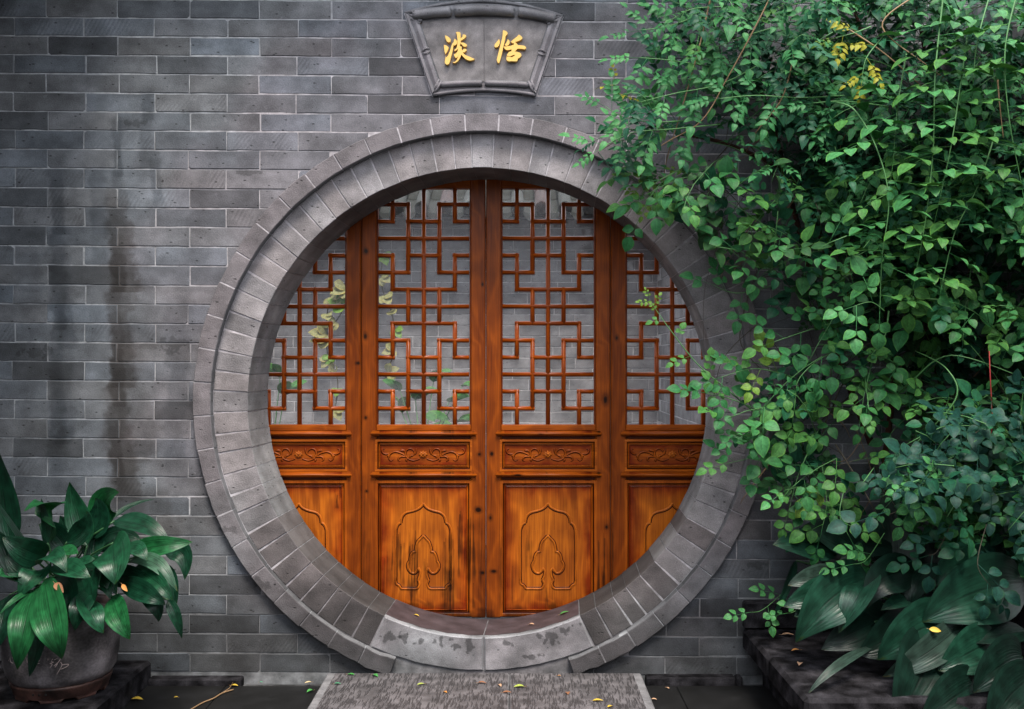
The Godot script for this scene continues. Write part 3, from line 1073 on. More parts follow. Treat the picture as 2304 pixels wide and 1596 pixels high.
# ---------------------------------------------------------------- the plaque
func build_plaque() -> void:
	var pl := thing("carved_plaque", "fan-shaped carved stone plaque with bamboo frame and two gold characters above the gate", "plaque", Vector3.ZERO)
	var st := begin(true)
	plate(st, plaque_outline(0.0), -0.03, 0.012, 0.004)
	hang("backing", done(st), M.carved, pl)
	# two inner panels
	var top_mid := plq(1160, 240)
	var bot_mid := plq(1160, 970)
	var l := arc3(plq(418, 285), plq(790, 240), top_mid, 6)
	l.append_array(arc3(bot_mid, plq(900, 965), plq(655, 985), 4))
	var r := arc3(plq(1164, 240), plq(1540, 245), plq(1905, 300), 6)
	r.append_array(arc3(plq(1680, 985), plq(1420, 965), plq(1164, 970), 4))
	for p in [l, r]:
		var bs := begin(true)
		plate(bs, p, 0.0, 0.0155, 0.0012)
		hang("panel", done(bs), M.slate, pl)
	# side mouldings: a raised outer lip that slopes in, with a bamboo knot half way
	for s in [[[235, 168], [555, 1118], [420, 290], [650, 985], [490, 622]], [[2083, 204], [1770, 1118], [1905, 305], [1680, 985], [1832, 640]]]:
		var o0 := plq(s[0][0], s[0][1])
		var o1 := plq(s[1][0], s[1][1])
		var i0 := plq(s[2][0], s[2][1])
		var i1 := plq(s[3][0], s[3][1])
		var bs := begin(true)
		var rows: Array = []
		for q in [[0.02, 0.010], [0.05, 0.026], [0.26, 0.026], [0.34, 0.020], [0.62, 0.030], [0.90, 0.030], [1.02, 0.013]]:
			var a := o0.lerp(i0, q[0])
			var b := o1.lerp(i1, q[0])
			rows.append([Vector3(a.x, a.y, q[1]), Vector3(b.x, b.y, q[1])])
		for k in rows.size() - 1:
			if s[0][0] < 1000:
				quad(bs, rows[k][0], rows[k][1], rows[k + 1][1], rows[k + 1][0])
			else:
				quad(bs, rows[k][1], rows[k][0], rows[k + 1][0], rows[k + 1][1])
		var side := hang("side_moulding", done(bs), M.carved, pl)
		var c := plq(s[4][0], s[4][1])
		var d := (o1 - o0).normalized()
		var knot := begin()
		for h in [-1.0, 1.0]:
			var pts: Array = []
			var rad: Array = []
			for k in 7:
				var t := -1.0 + k / 3.0
				var across := Vector2(-d.y, d.x)
				var q: Vector2 = c + d * h * (0.0035 + 0.006 * (1.0 - t * t)) + across * t * 0.018
				pts.append(Vector3(q.x, q.y, 0.031))
				rad.append(0.0012 + 0.0046 * (1.0 - t * t))
			tube(knot, pts, rad, 6)
		hang("bamboo_knot", done(knot), M.carved, side)
	# bamboo rails, top in three lengths, bottom in two
	var runs := [[[330, 205], [560, 175], [780, 160], 58.0], [[812, 158], [1170, 142], [1520, 162], 62.0], [[1560, 165], [1760, 195], [1990, 245], 58.0], [[655, 1010], [900, 994], [1140, 990], 34.0], [[1172, 990], [1420, 996], [1680, 1012], 34.0]]
	for q in runs:
		var pts: Array = []
		var rad: Array = []
		var big: float = q[3] / 4.8 * 0.9216 / UNIT
		var ar := arc3(plq(q[0][0], q[0][1]), plq(q[1][0], q[1][1]), plq(q[2][0], q[2][1]), 14)
		for k in 15:
			var e := minf(k, 14 - k) / 14.0
			var rr := big * (0.86 + 0.14 * minf(1.0, e * 9.0)) * (1.0 + 0.16 * exp(-pow(e / 0.05, 2.0))) * (1.06 if e < 0.09 else 1.0)
			pts.append(Vector3(ar[k].x, ar[k].y, 0.028 if q[3] > 40.0 else 0.020))
			rad.append(rr if k > 0 and k < 14 else rr * 0.82)
		var bs := begin()
		tube(bs, pts, rad, 14, 1.15)
		hang("bamboo_rail", done(bs), M.carved, pl)
	for q in [[560, 1118, 655, 960], [1768, 1118, 1690, 965], [245, 170, 425, 290], [2070, 205, 1900, 300]]:
		var bs := begin()
		var a := plq(q[0], q[1])
		var b := plq(q[2], q[3])
		var n := Vector2(-(b - a).y, (b - a).x).normalized() * 0.006
		for h in [-1.0, 1.0]:
			tube(bs, [Vector3(a.x, a.y, 0.012), Vector3(a.lerp(b, 0.4).x + n.x * h, a.lerp(b, 0.4).y + n.y * h, 0.022), Vector3(b.x + n.x * h, b.y + n.y * h, 0.027)], [0.002, 0.0055, 0.007], 8)
		hang("corner_leaf", done(bs), M.carved, pl)
	# thin outer lips above and below
	for q in [[[240, 160], [1160, 16], [2078, 196]], [[560, 1112], [1160, 1052], [1766, 1112]]]:
		var ar := arc3(plq(q[0][0], q[0][1]), plq(q[1][0], q[1][1]), plq(q[2][0], q[2][1]), 16)
		var bs := begin()
		var pts: Array = []
		for v in ar:
			pts.append(Vector3(v.x, v.y - 0.004 * signf(q[0][1] - q[1][1] + 0.1) , 0.014))
		tube(bs, pts, [0.0075], 8)
		hang("outer_lip", done(bs), M.carved, pl)
	# two gold characters, cut out of thick board
	var glyph_l := [
		[258, 325, 330, 350, 400, 400, 455, 460, 460, 520, 430, 570, 375, 580, 330, 555, 290, 490, 262, 410],
		[217, 655, 300, 680, 385, 740, 380, 810, 340, 900, 268, 1000, 245, 930, 222, 800],
		[595, 440, 650, 490, 685, 540, 680, 620, 650, 660, 610, 685, 560, 680, 545, 780, 525, 900, 500, 1000, 470, 1100, 445, 1200, 415, 1310, 370, 1355, 320, 1362, 265, 1330, 243, 1260, 255, 1180, 275, 1080, 320, 1090, 370, 1010, 420, 890, 465, 750, 500, 640, 520, 600, 550, 580, 570, 500],
		[635, 215, 700, 205, 770, 208, 805, 250, 805, 430, 868, 380, 880, 300, 940, 295, 990, 320, 1005, 370, 960, 430, 890, 480, 815, 520, 805, 575, 880, 580, 960, 605, 1030, 655, 1030, 700, 990, 735, 900, 730, 870, 680, 800, 620, 780, 700, 840, 720, 850, 770, 850, 870, 900, 810, 960, 790, 1015, 820, 1020, 860, 970, 905, 890, 945, 930, 990, 1040, 1050, 1150, 1090, 1300, 1165, 1250, 1200, 1150, 1220, 1060, 1210, 970, 1160, 890, 1080, 830, 1015, 800, 1100, 750, 1190, 690, 1260, 620, 1300, 560, 1305, 510, 1270, 590, 1260, 660, 1200, 710, 1100, 720, 1050, 690, 1110, 640, 1130, 590, 1090, 565, 1020, 575, 990, 640, 960, 690, 900, 715, 800, 650, 860, 600, 885, 575, 860, 600, 815, 650, 790, 680, 690, 690, 600, 690, 480, 675, 350, 655, 260]]
	var glyph_r := [
		[345, 455, 370, 520, 375, 600, 340, 690, 290, 745, 240, 758, 190, 740, 175, 700, 195, 640, 260, 550],
		[480, 150, 520, 145, 600, 185, 650, 240, 640, 290, 580, 360, 560, 480, 520, 640, 480, 820, 440, 1000, 400, 1160, 360, 1280, 335, 1310, 290, 1285, 258, 1200, 280, 1090, 330, 900, 380, 700, 430, 500, 465, 320, 468, 200],
		[650, 455, 705, 510, 722, 600, 680, 670, 620, 705, 575, 700, 540, 665, 590, 590, 630, 510],
		[1040, 300, 1110, 340, 1160, 400, 1160, 450, 1120, 490, 1020, 535, 915, 570, 960, 610, 1010, 670, 1120, 675, 1230, 690, 1290, 740, 1295, 790, 1250, 825, 1120, 805, 990, 805, 900, 895, 980, 910, 1070, 930, 1125, 980, 1130, 1050, 1080, 1110, 1010, 1150, 990, 1220, 950, 1250, 800, 1240, 690, 1250, 620, 1220, 595, 1170, 604, 1066, 748, 1088, 790, 1097, 880, 1047, 902, 1014, 800, 1040, 746, 1076, 606, 1054, 640, 970, 690, 910, 770, 885, 790, 830, 700, 845, 620, 852, 560, 830, 515, 770, 510, 715, 620, 715, 740, 695, 850, 660, 862, 605, 810, 605, 745, 555, 830, 480, 950, 390, 1000, 340]]
	var place := 0
	for glyph in [glyph_l, glyph_r]:
		var bs := begin(true)
		for stroke in glyph:
			var p := PackedVector2Array()
			for k in range(0, stroke.size(), 2):
				var v := at(((1070.0 if place == 0 else 1195.0) + stroke[k] / 14.51) * 0.9216, (70.0 + stroke[k + 1] / 14.51) * 0.9216, 0.0)
				p.append(Vector2(v.x, v.y))
			plate(bs, p, 0.012, 0.034, 0.0008)
		var ch := hang("gold_character", done(bs), M.gold, pl)
		ch.set_meta("label", ["gold character on the left panel, with water dots and two fires", "gold character on the right panel, with heart radical and mouth"][place])
		place += 1

# ---------------------------------------------------------------- the doors
const DK := 0.0020215           # metres per survey unit on the doors' face (z = -0.31)

func dp(px: float, py: float) -> Vector2:
	return Vector2((px - 812.0) * DK, (1393.0 - py) * DK)

func bar(px0: float, py0: float, px1: float, py1: float) -> Array:
	return [dp(px0, py0), dp(px1, py1)]

func spline2(pts: Array, cx: float, mirror: bool, conv: Callable, z: float, each := 5) -> Array:
	var c: Array = []
	for q in pts:
		var x: float = 2.0 * cx - q[0] if mirror else q[0]
		var v: Vector2 = conv.call(x, q[1])
		c.append(Vector3(v.x, v.y, z))
	return smooth_path(c, each)

func build_door(i: int, label: String) -> void:
	var left: float = [531.0, 812.0, 1093.0, 1374.0][i]
	var foot := at(left, 1393.0, -0.31)
	var door := thing("lattice_door", label, "door", foot, "carved lattice doors in the moon gate")
	var st: SurfaceTool
	# stiles
	for s in [[812.8, 846.5], [1059.5, 1092.2]]:
		st = begin(true)
		var a := dp(s[0], 1391.0)
		var b := dp(s[1], 372.0)
		block(st, Vector3(a.x, a.y, -0.045), Vector3(b.x, b.y, 0.0), 0.0045)
		hang("stile", done(st), M.wood_up, door)
	# inner fillets beside the lattice and top rail
	for s in [[846.5, 849.8], [1056.3, 1059.5]]:
		st = begin(true)
		block(st, Vector3(dp(s[0], 0).x, dp(0, 957).y, -0.04), Vector3(dp(s[1], 0).x, dp(0, 424).y, -0.009), 0.002)
		hang("fillet", done(st), M.wood_deep, door)
	st = begin(true)
	block(st, Vector3(dp(846.5, 0).x, dp(0, 424).y, -0.044), Vector3(dp(1059.5, 0).x, dp(0, 372).y, -0.006), 0.004)
	hang("top_rail", done(st), M.wood_side, door)
	# plain board behind the lower half, then its rails and panels
	st = begin(true)
	block(st, Vector3(dp(846.5, 0).x, dp(0, 1391).y, -0.04), Vector3(dp(1059.5, 0).x, dp(0, 957).y, -0.016), 0.002)
	hang("back_board", done(st), M.wood_panel, door)
	st = begin(true)
	block(st, Vector3(dp(846.5, 0).x, dp(0, 969.5).y, -0.03), Vector3(dp(1059.5, 0).x, dp(0, 956).y, -0.004), 0.003)
	hang("sill_rail", done(st), M.wood_side, door)
	for y in [976.0, 1068.5]:
		st = begin()
		half_round(st, dp(833, y), dp(1074, y), 13.0 * DK, -0.006, 0.021, 0.8, 8, 0.2)
		hang("bead_rail", done(st), M.wood_side, door)
		st = begin(true)
		block(st, Vector3(dp(848, 0).x, dp(0, y + 12.5).y, -0.03), Vector3(dp(1058, 0).x, dp(0, y + 5.5).y, -0.007), 0.001)
		hang("groove", done(st), M.wood_groove, door)
	# small carved panel
	var frame_prof := [Vector2(0, -0.02), Vector2(0, -0.003), Vector2(0.002, 0.0), Vector2(0.013, 0.0005), Vector2(0.015, -0.001), Vector2(0.018, -0.012), Vector2(0.024, -0.009), Vector2(0.029, -0.006), Vector2(0.0305, -0.0128)]
	for f in [[843.0, 1062.0, 1063.0, 988.5, 0.82], [843.0, 1388.0, 1063.0, 1081.0, 1.0]]:
		var p0 := dp(f[0], f[1])
		var p1 := dp(f[2], f[3])
		var prof: Array = []
		for v in frame_prof:
			prof.append(Vector2(v.x * f[4], v.y))
		st = begin(true)
		frame_ring(st, p0.x, p0.y, p1.x, p1.y, prof)
		hang("panel_frame", done(st), M.wood_panel_side if f[4] < 0.9 else M.wood_frame, door)
		st = begin(true)
		frame_ring(st, p0.x + 0.0142 * f[4], p0.y + 0.0142 * f[4], p1.x - 0.0142 * f[4], p1.y - 0.0142 * f[4], [Vector2(0, -0.006), Vector2(0.0008 * f[4], 0.0004), Vector2(0.0052 * f[4], -0.0075), Vector2(0.0062 * f[4], -0.014)])
		hang("dark_groove", done(st), M.wood_groove, door)
	var c0 := dp(855, 1047)
	var c1 := dp(1050, 1003)
	st = begin(true)
	plate(st, rect(c0.x, c0.y, c1.x, c1.y), -0.02, -0.0125, 0.001)
	var carved := hang("carved_panel", done(st), M.wood_panel_side, door)
	var conv := func(x: float, y: float) -> Vector2: return dp((900.0 + x / 8.229) * 0.9216, (1060.0 + y / 8.229) * 0.9216)
	for m in [false, true]:
		st = begin()
		var cut := begin()
		for sc in [[[1020, 500], [900, 538], [800, 510], [748, 450], [735, 385], [765, 320], [830, 300], [890, 328], [918, 385], [890, 430], [850, 415]],
				[[740, 455], [680, 410], [600, 375], [520, 362], [440, 390], [402, 450], [405, 510], [445, 540], [492, 508]],
				[[402, 402], [340, 410], [282, 385], [262, 340], [278, 310], [312, 302]],
				[[735, 465], [660, 455], [603, 480], [592, 528], [632, 545]],
				[[925, 420], [945, 350], [955, 288]], [[890, 432], [832, 450], [820, 490]], [[770, 500], [750, 530], [775, 555]], [[620, 330], [690, 345], [735, 360]], [[640, 310], [700, 335], [735, 360]], [[360, 450], [385, 440], [402, 410]]]:
			var pts := spline2(sc, 1090.0, m, conv, -0.0125)
			var rad: Array = []
			for k in pts.size():
				var t := float(k) / (pts.size() - 1)
				rad.append(0.0036 * (0.45 + 0.55 * sin(PI * clampf(t * 0.9 + 0.1, 0, 1))))
			tube(st, pts, rad, 6, 1.1)
			var low: Array = []
			var wide: Array = []
			for k in pts.size():
				low.append(pts[k] + Vector3(0, -0.0012, -0.0002))
				wide.append(rad[k] * 1.75)
			tube(cut, low, wide, 6, 0.22)
		hang("carved_scroll", done(st), M.wood_panel_side, carved)
		hang("scroll_groove", done(cut), M.wood_groove, carved)
	st = begin()
	for k in 8:
		var a := TAU * k / 8 + PI / 2
		var c: Vector2 = conv.call(1090.0, 415.0)
		var d := Vector2.from_angle(a)
		tube(st, [Vector3(c.x, c.y, -0.0115), Vector3(c.x + d.x * 0.011, c.y + d.y * 0.009, -0.0085), Vector3(c.x + d.x * 0.021, c.y + d.y * 0.017, -0.0122)], [0.003, 0.0062, 0.0012], 7, 0.7)
	var fc: Vector2 = conv.call(1090.0, 408.0)
	tube(st, [Vector3(fc.x, fc.y, -0.013), Vector3(fc.x, fc.y, -0.006), Vector3(fc.x, fc.y, -0.0025)], [0.0075, 0.0068, 0.0025], 10)
	hang("carved_flower", done(st), M.wood_panel, carved)
	# big lower panel with the ogee outlines
	var b0 := dp(855, 1376)
	var b1 := dp(1051, 1093)
	st = begin(true)
	plate(st, rect(b0.x, b0.y, b1.x, b1.y), -0.02, -0.0120, 0.001)
	var panel := hang("lower_panel", done(st), M.wood_panel, door)
	var conv2 := func(x: float, y: float) -> Vector2: return dp((940.0 + x / 5.91) * 0.9216, (1200.0 + y / 5.91) * 0.9216)
	for m in [false, true]:
		for side in [0, 1]:
			st = begin()
			for sg in [[[549, 178], [515, 228], [460, 265], [390, 290], [310, 310], [255, 350], [228, 410], [222, 462]], [[222, 462], [185, 482], [157, 540], [147, 610], [145, 950], [145, 1300]], [[145, 1300], [158, 1345], [198, 1368], [225, 1413]], [[225, 1415], [330, 1415], [440, 1415], [478, 1392], [494, 1345], [474, 1288]], [[474, 1288], [498, 1230], [504, 1165], [477, 1115]],
					[[477, 1115], [460, 1155], [420, 1190], [370, 1178], [332, 1130], [325, 1065], [352, 1012]], [[352, 1012], [370, 930], [402, 882]], [[402, 882], [437, 880]], [[437, 880], [442, 820], [466, 740], [510, 690], [549, 648]]]:
				var pts := spline2(sg, 549.0, m, conv2, -0.0122)
				if side == 0:
					tube(st, pts, [0.0050], 8, 0.8)
				else:
					var off: Array = []
					for k in pts.size():
						var d: Vector3 = (pts[mini(k + 1, pts.size() - 1)] - pts[maxi(k - 1, 0)]).normalized()
						off.append(pts[k] + Vector3(-d.y, d.x, 0) * (0.0062 if m else -0.0062) * -1.0 + Vector3(0, 0, 0.0001))
					tube(st, off, [0.0030], 6, 0.35)
			hang("ogee_moulding" if side == 0 else "ogee_groove", done(st), M.wood_panel if side == 0 else M.wood_groove, panel)
	# lattice: columns 0..6, rows 0..14
	var gx := func(c: float) -> float: return 847.0 + 35.15 * c + (2.3 if c == 0.0 else 0.0) + (-2.3 if c == 6.0 else 0.0)
	var gy := func(r: float) -> float: return 420.0 + 38.45 * r
	var horiz := {1: [[0, 2], [4, 6]], 2: [[0, 1], [2, 4], [5, 6]], 3: [[0, 6]], 4: [[0, 1], [2, 4], [5, 6]], 5: [[0, 2], [4, 6]], 6: [[1, 5]], 7: [[0, 6]], 8: [[1, 5]], 9: [[0, 2], [4, 6]], 10: [[0, 1], [2, 4], [5, 6]], 11: [[0, 6]], 12: [[0, 1], [2, 4], [5, 6]], 13: [[0, 2], [4, 6]]}
	var vert := {1: [[0, 2], [4, 6], [8, 10], [12, 14]], 2: [[1, 5], [6, 8], [9, 13]], 3: [[0, 14]], 4: [[1, 5], [6, 8], [9, 13]], 5: [[0, 2], [4, 6], [8, 10], [12, 14]]}
	var w := 10.2 * DK
	for r in horiz:
		for sp in horiz[r]:
			st = begin()
			var a := dp(gx.call(float(sp[0])), gy.call(float(r)))
			var b := dp(gx.call(float(sp[1])), gy.call(float(r)))
			a.x -= w / 2 - 0.0006 if sp[0] > 0 else -0.001
			b.x += w / 2 - 0.0006 if sp[1] < 6 else -0.001
			half_round(st, a, b, w, -0.026, 0.0175)
			hang("lattice_bar", done(st), M.wood_bar_side, door)
	for c in vert:
		for sp in vert[c]:
			st = begin()
			var a := dp(gx.call(float(c)), gy.call(float(sp[1])))
			var b := dp(gx.call(float(c)), gy.call(float(sp[0])))
			a.y -= w / 2 - 0.0012 if sp[1] < 14 else -0.001
			b.y += w / 2 - 0.0012 if sp[0] > 0 else -0.001
			half_round(st, a, b, w, -0.0262, 0.0178)
			hang("lattice_bar", done(st), M.wood_bar_up, door)
	st = begin(true)
	block(st, Vector3(dp(846.5, 0).x, dp(0, 957).y, -0.0335), Vector3(dp(1059.5, 0).x, dp(0, 423).y, -0.0295), 0.0004)
	hang("glass_pane", done(st), M.glass, door)

# ---------------------------------------------------------------- the court behind
func build_court() -> void:
	rng.seed = 51
	var wz := -3.10
	var back := thing("courtyard_wall", "pale grey brick wall of the courtyard, seen through the lattice doors", "wall", Vector3(0, 0, 0))
	var st := begin(true)
	block(st, Vector3(-3.2, 0.0, wz - 0.3), Vector3(1.2, 2.505, wz - 0.003), 0.001)
	hang("mortar", done(st), M.court_mortar, back)
	var low := begin(true)
	block(low, Vector3(-3.2, 0.0, wz - 0.2), Vector3(1.1, 0.82, wz), 0.002)
	hang("foot", done(low), M.court_brick[0], back)
	for r in 19:
		var y := 0.825 + r * 0.0795
		var x := -2.2 + (0.15 if r % 2 else 0.0) + rng.randf_range(-0.02, 0.02)
		while x < 1.07:
			var w := rng.randf_range(0.285, 0.305)
			if x > 0.9:
				w = minf(w, 1.07 - x)
			if w > 0.03:
				st = begin(true)
				plate(st, rect(x + 0.0028, y + 0.0028, minf(x + w, 1.07) - 0.0028, y + 0.0767), wz - 0.02, wz + rng.randf_range(-0.001, 0.002), 0.002)
				hang("brick", done(st), M.court_brick[rng.randi() % 6], back)
			x += w
	# corbelled courses below the eave
	for r in 2:
		var x := -2.2
		while x < 1.07:
			st = begin(true)
			block(st, Vector3(x + 0.002, 2.337 + r * 0.058, wz - 0.1), Vector3(x + 0.24, 2.391 + r * 0.058, wz + 0.03 + r * 0.03), 0.003)
			hang("corbel_brick", done(st), M.court_brick[(int(x * 7.0) + 40) % 6], back)
			x += 0.242
	# wall at right angles, running towards the gate
	var side := thing("side_wall", "brick wall at right angles to the court's back wall, behind the right-hand door", "wall", Vector3(0, 0, 0))
	st = begin(true)
	block(st, Vector3(1.078, 0.0, wz - 0.3), Vector3(1.35, 2.36, -0.9), 0.001)
	hang("mortar", done(st), M.court_mortar, side)
	for r in 28:
		var y := 0.12 + r * 0.0795
		var z := wz + (0.15 if r % 2 else 0.0)
		if r < 8:
			continue
		while z < -0.95:
			var w := minf(0.30, -0.92 - z)
			st = begin(true)
			var k := rng.randf_range(0.0, 0.003)
			block(st, Vector3(1.0755 - k, y + 0.003, z + 0.003), Vector3(1.10, y + 0.0765, z + w - 0.003), 0.002)
			hang("brick", done(st), M.court_brick[rng.randi() % 6], side)
			z += w
	# tiled eave on the back wall
	var roof := thing("tiled_eave", "grey tube-tiled eave on top of the courtyard's back wall", "roof", Vector3(0, -0.077, 0.22))
	st = begin(true)
	quad(st, Vector3(-3.0, 2.452, wz + 0.16), Vector3(1.3, 2.452, wz + 0.16), Vector3(1.3, 2.84, wz - 0.6), Vector3(-3.0, 2.84, wz - 0.6))
	quad(st, Vector3(-3.0, 2.44, wz + 0.16), Vector3(1.3, 2.44, wz + 0.16), Vector3(1.3, 2.452, wz + 0.16), Vector3(-3.0, 2.452, wz + 0.16))
	quad(st, Vector3(-3.0, 2.82, wz - 0.6), Vector3(1.3, 2.82, wz - 0.6), Vector3(1.3, 2.44, wz + 0.16), Vector3(-3.0, 2.44, wz + 0.16))
	hang("tile_bed", done(st), M.tile, roof)
	for k in 20:
		var x := -2.3 + k * 0.167
		var back_at := Vector3(x, 2.90, wz - 0.6)
		var front := Vector3(x, 2.497, wz + 0.20)
		for part in 3:
			st = begin()
			var a := front.lerp(back_at, part / 3.0)
			var b := front.lerp(back_at, (part + 1) / 3.0)
			tube(st, [a, a.lerp(b, 0.06), b], [0.047 - part * 0.001, 0.047, 0.045], 14)
			hang("tube_tile", done(st), M.red_tile if k == 11 or k == 15 else M.tile, roof)
		# drip tiles between the tubes: a dished trough with a hanging tongue
		st = begin()
		for q in 3:
			var f := front.lerp(back_at, q / 3.0) + Vector3(0.0835, -0.03 + 0.004 * q, -0.02)
			var b := front.lerp(back_at, (q + 1.0) / 3.0) + Vector3(0.0835, -0.036, -0.02)
			for s in 6:
				var u0 := -1.0 + s / 3.0
				var u1 := -1.0 + (s + 1) / 3.0
				var d0 := Vector3(u0 * 0.06, 0.022 * u0 * u0, 0)
				var d1 := Vector3(u1 * 0.06, 0.022 * u1 * u1, 0)
				quad(st, f + d0, f + d1, b + d1, b + d0)
				quad(st, f + d0 + Vector3(0, -0.012, 0), f + d1 + Vector3(0, -0.012, 0), f + d1, f + d0)
		hang("pan_tile", done(st), M.tile, roof)
		var drip := PackedVector2Array([Vector2(x + 0.0265, 2.487), Vector2(x + 0.042, 2.447), Vector2(x + 0.066, 2.418), Vector2(x + 0.0835, 2.405), Vector2(x + 0.101, 2.418), Vector2(x + 0.125, 2.447), Vector2(x + 0.1405, 2.487), Vector2(x + 0.112, 2.472), Vector2(x + 0.0835, 2.467), Vector2(x + 0.055, 2.472)])
		st = begin(true)
		plate(st, drip, wz + 0.17, wz + 0.186, 0.003, true)
		hang("drip_tile", done(st), M.tile, roof)
	# plants in the court
	var ivy := thing("hanging_ivy", "yellowing ivy hanging on the courtyard wall behind the second door", "ivy", at(770, 900, -2.9))
	rng.seed = 52
	var o := ivy.position
	for run in [[[862, 560], [858, 640], [880, 700], [890, 770], [868, 850]], [[745, 660], [735, 720], [742, 800], [760, 860], [752, 930]], [[780, 640], [770, 700], [735, 760], [745, 830]]]:
		var pts: Array = []
		for q in run:
			pts.append(at(q[0], q[1], -2.92) - o)
		pts = smooth_path(pts, 5)
		st = begin()
		tube(st, pts, [0.005], 5)
		hang("stem", done(st), M.dark_cane, ivy)
		for k in range(1, pts.size(), 3):
			st = begin()
			var d := Vector3(rng.randf_range(-1, 1), rng.randf_range(-0.8, 0.3), 0.3).normalized()
			var l := rng.randf_range(0.08, 0.15)
			for s in [-0.9, 0.0, 0.9]:
				var e := d.rotated(Vector3(0, 0, 1), s)
				blade(st, pts[k], pts[k] + e * l * 0.5 + Vector3(0, 0, 0.02), pts[k] + e * l * (1.0 if s == 0.0 else 0.75), l * 0.62, Vector3(0, 0.5, 0.85), 5, 3, 0.1)
			hang("leaf", done(st), M.leaf[3] if rng.randf() < 0.35 else M.ivy, ivy)
	var shrub := thing("young_shrub", "young green shrub with broad leaves in the court behind the second door", "shrub", at(950, 990, -2.2))
	o = shrub.position
	for q in [[935, 900, 55, 0.9], [975, 860, 50, 1.0], [1010, 905, 50, 0.5], [905, 930, 50, 1.5], [955, 935, 60, -0.4], [1030, 950, 50, 0.3], [900, 880, 46, 2.2], [985, 950, 48, -1.0], [1040, 870, 36, 0.1], [640, 890, 60, 1.0], [630, 850, 50, 2.0]]:
		var p := at(q[0], q[1], -2.2 + rng.randf_range(-0.2, 0.2)) - o
		st = begin()
		var root: float = 0.0 if q[0] > 700 else p.x - 0.08
		tube(st, [Vector3(root, -0.6, 0), Vector3(root + (p.x - root) * 0.3, p.y * 0.3 - 0.1, 0), p], [0.007, 0.005, 0.003], 5)
		hang("stem", done(st), M.green_cane, shrub)
		st = begin()
		var d := Vector3(cos(q[3]), sin(q[3]) * 0.5, 0.4).normalized()
		var l: float = q[2] * 0.0029
		for s in [-0.7, 0.0, 0.7]:
			var e := d.rotated(Vector3(0, 1, 0), s)
			blade(st, p, p + e * l * 0.6 + Vector3(0, 0.03, 0), p + e * l, l * 0.55, Vector3(0, 0.8, 0.5), 6, 3, 0.15)
		hang("leaf", done(st), M.leaf[2], shrub)

# ---------------------------------------------------------------- unseen front-court blocks, added to shade the gate wall
func build_light_blockers() -> void:
	var dark: StandardMaterial3D = M.render_coat
	for q in [["added_side_wall", Vector3(-3.3, 0, 0.3), Vector3(-2.6, 3.5, 7.5)], ["added_front_wall", Vector3(-3.3, 0, 7.5), Vector3(3.9, 2.3, 7.9)], ["added_far_wall", Vector3(3.3, 0, 0.3), Vector3(3.7, 3.8, 7.5)], ["added_right_blocker", Vector3(2.25, 0, 1.05), Vector3(3.29, 3.0, 3.8)], ["added_left_blocker", Vector3(-2.59, 0, 1.0), Vector3(-2.2, 3.1, 3.0)], ["added_eave_blocker", Vector3(-3.3, 3.12, 0.06), Vector3(-1.60, 3.2, 5.0)]]:  # out-of-view walls, pillar and eave, added to darken the wall's edges
		var st := begin(true)
		block(st, q[1], q[2], 0.01)
		kind(hang(q[0], done(st), dark, self), "structure")

# ---------------------------------------------------------------- ground, step, kerbs
func build_ground() -> void:
	var st := begin(true)
	quad(st, Vector3(-60, -0.012, 60), Vector3(60, -0.012, 60), Vector3(60, -0.012, -60), Vector3(-60, -0.012, -60))
	kind(hang("ground", done(st), world_map(mat(lin(0.10, 0.10, 0.105), 0.8), T.scuff, 0.7), self), "structure")
	var floor_ := Node3D.new()
	floor_.name = "paved_floor"
	add_child(floor_)
	kind(floor_, "structure")
	rng.seed = 61
	var rows := [[0.0, 0.05, 0.37], [1, 0.374, 0.95], [2, 0.954, 1.6], [3, 1.604, 2.3], [4, 2.304, 3.1]]
	for r in rows:
		var x := -3.0 - rng.randf() * 0.3
		while x < 3.2:
			var w := rng.randf_range(0.75, 1.15)
			st = begin(true)
			block(st, Vector3(x + 0.0015, -0.03, r[1]), Vector3(x + w - 0.0015, rng.randf_range(-0.0015, 0.001), r[2]), 0.003)
			hang("paving_slab", done(st), M.paving, floor_)
			x += w

func build_step() -> void:
	var step := thing("stone_step", "low stone step of two chisel-dressed slabs before the round gate", "step", Vector3(0, 0, 0))
	# [x at the left, x at the right] from the survey, top at 0.0525, back edge at z = 0.05
	var h := 0.0525
	for q in [[736.0, 1146.0], [1146.0, 1443.0]]:
		var a := at(q[0], 1515, 0.05).x + 0.0015
		var b := at(q[1], 1515, 0.05).x - 0.0015
		var st := begin(true)
		block(st, Vector3(a, -0.02, 0.048), Vector3(b, h, 0.86), 0.006)
		var slab := hang("slab", done(st), M.step_edge, step)
		# dressed field, a hair above, with smooth drafted margins at the outer ends
		st = begin(true)
		var x0 := a + (0.035 if q[0] < 1000 else 0.004)
		var x1 := b - (0.035 if q[0] > 1000 else 0.004)
		var z0 := 0.058
		var z1 := 0.85
		var u := func(x: float, z: float) -> Vector2: return Vector2(x * 1.15 + 0.3, z * 1.5)
		var p := [Vector3(x0, h + 0.0015, z1), Vector3(x1, h + 0.0015, z1), Vector3(x1, h + 0.0015, z0), Vector3(x0, h + 0.0015, z0)]
		var v := [u.call(x0, z1), u.call(x1, z1), u.call(x1, z0), u.call(x0, z0)]
		uv_tri(st, [p[0], p[1], p[2]], [v[0], v[1], v[2]])
		uv_tri(st, [p[0], p[2], p[3]], [v[0], v[2], v[3]])
		hang("dressed_field", done(st), M.step, slab)

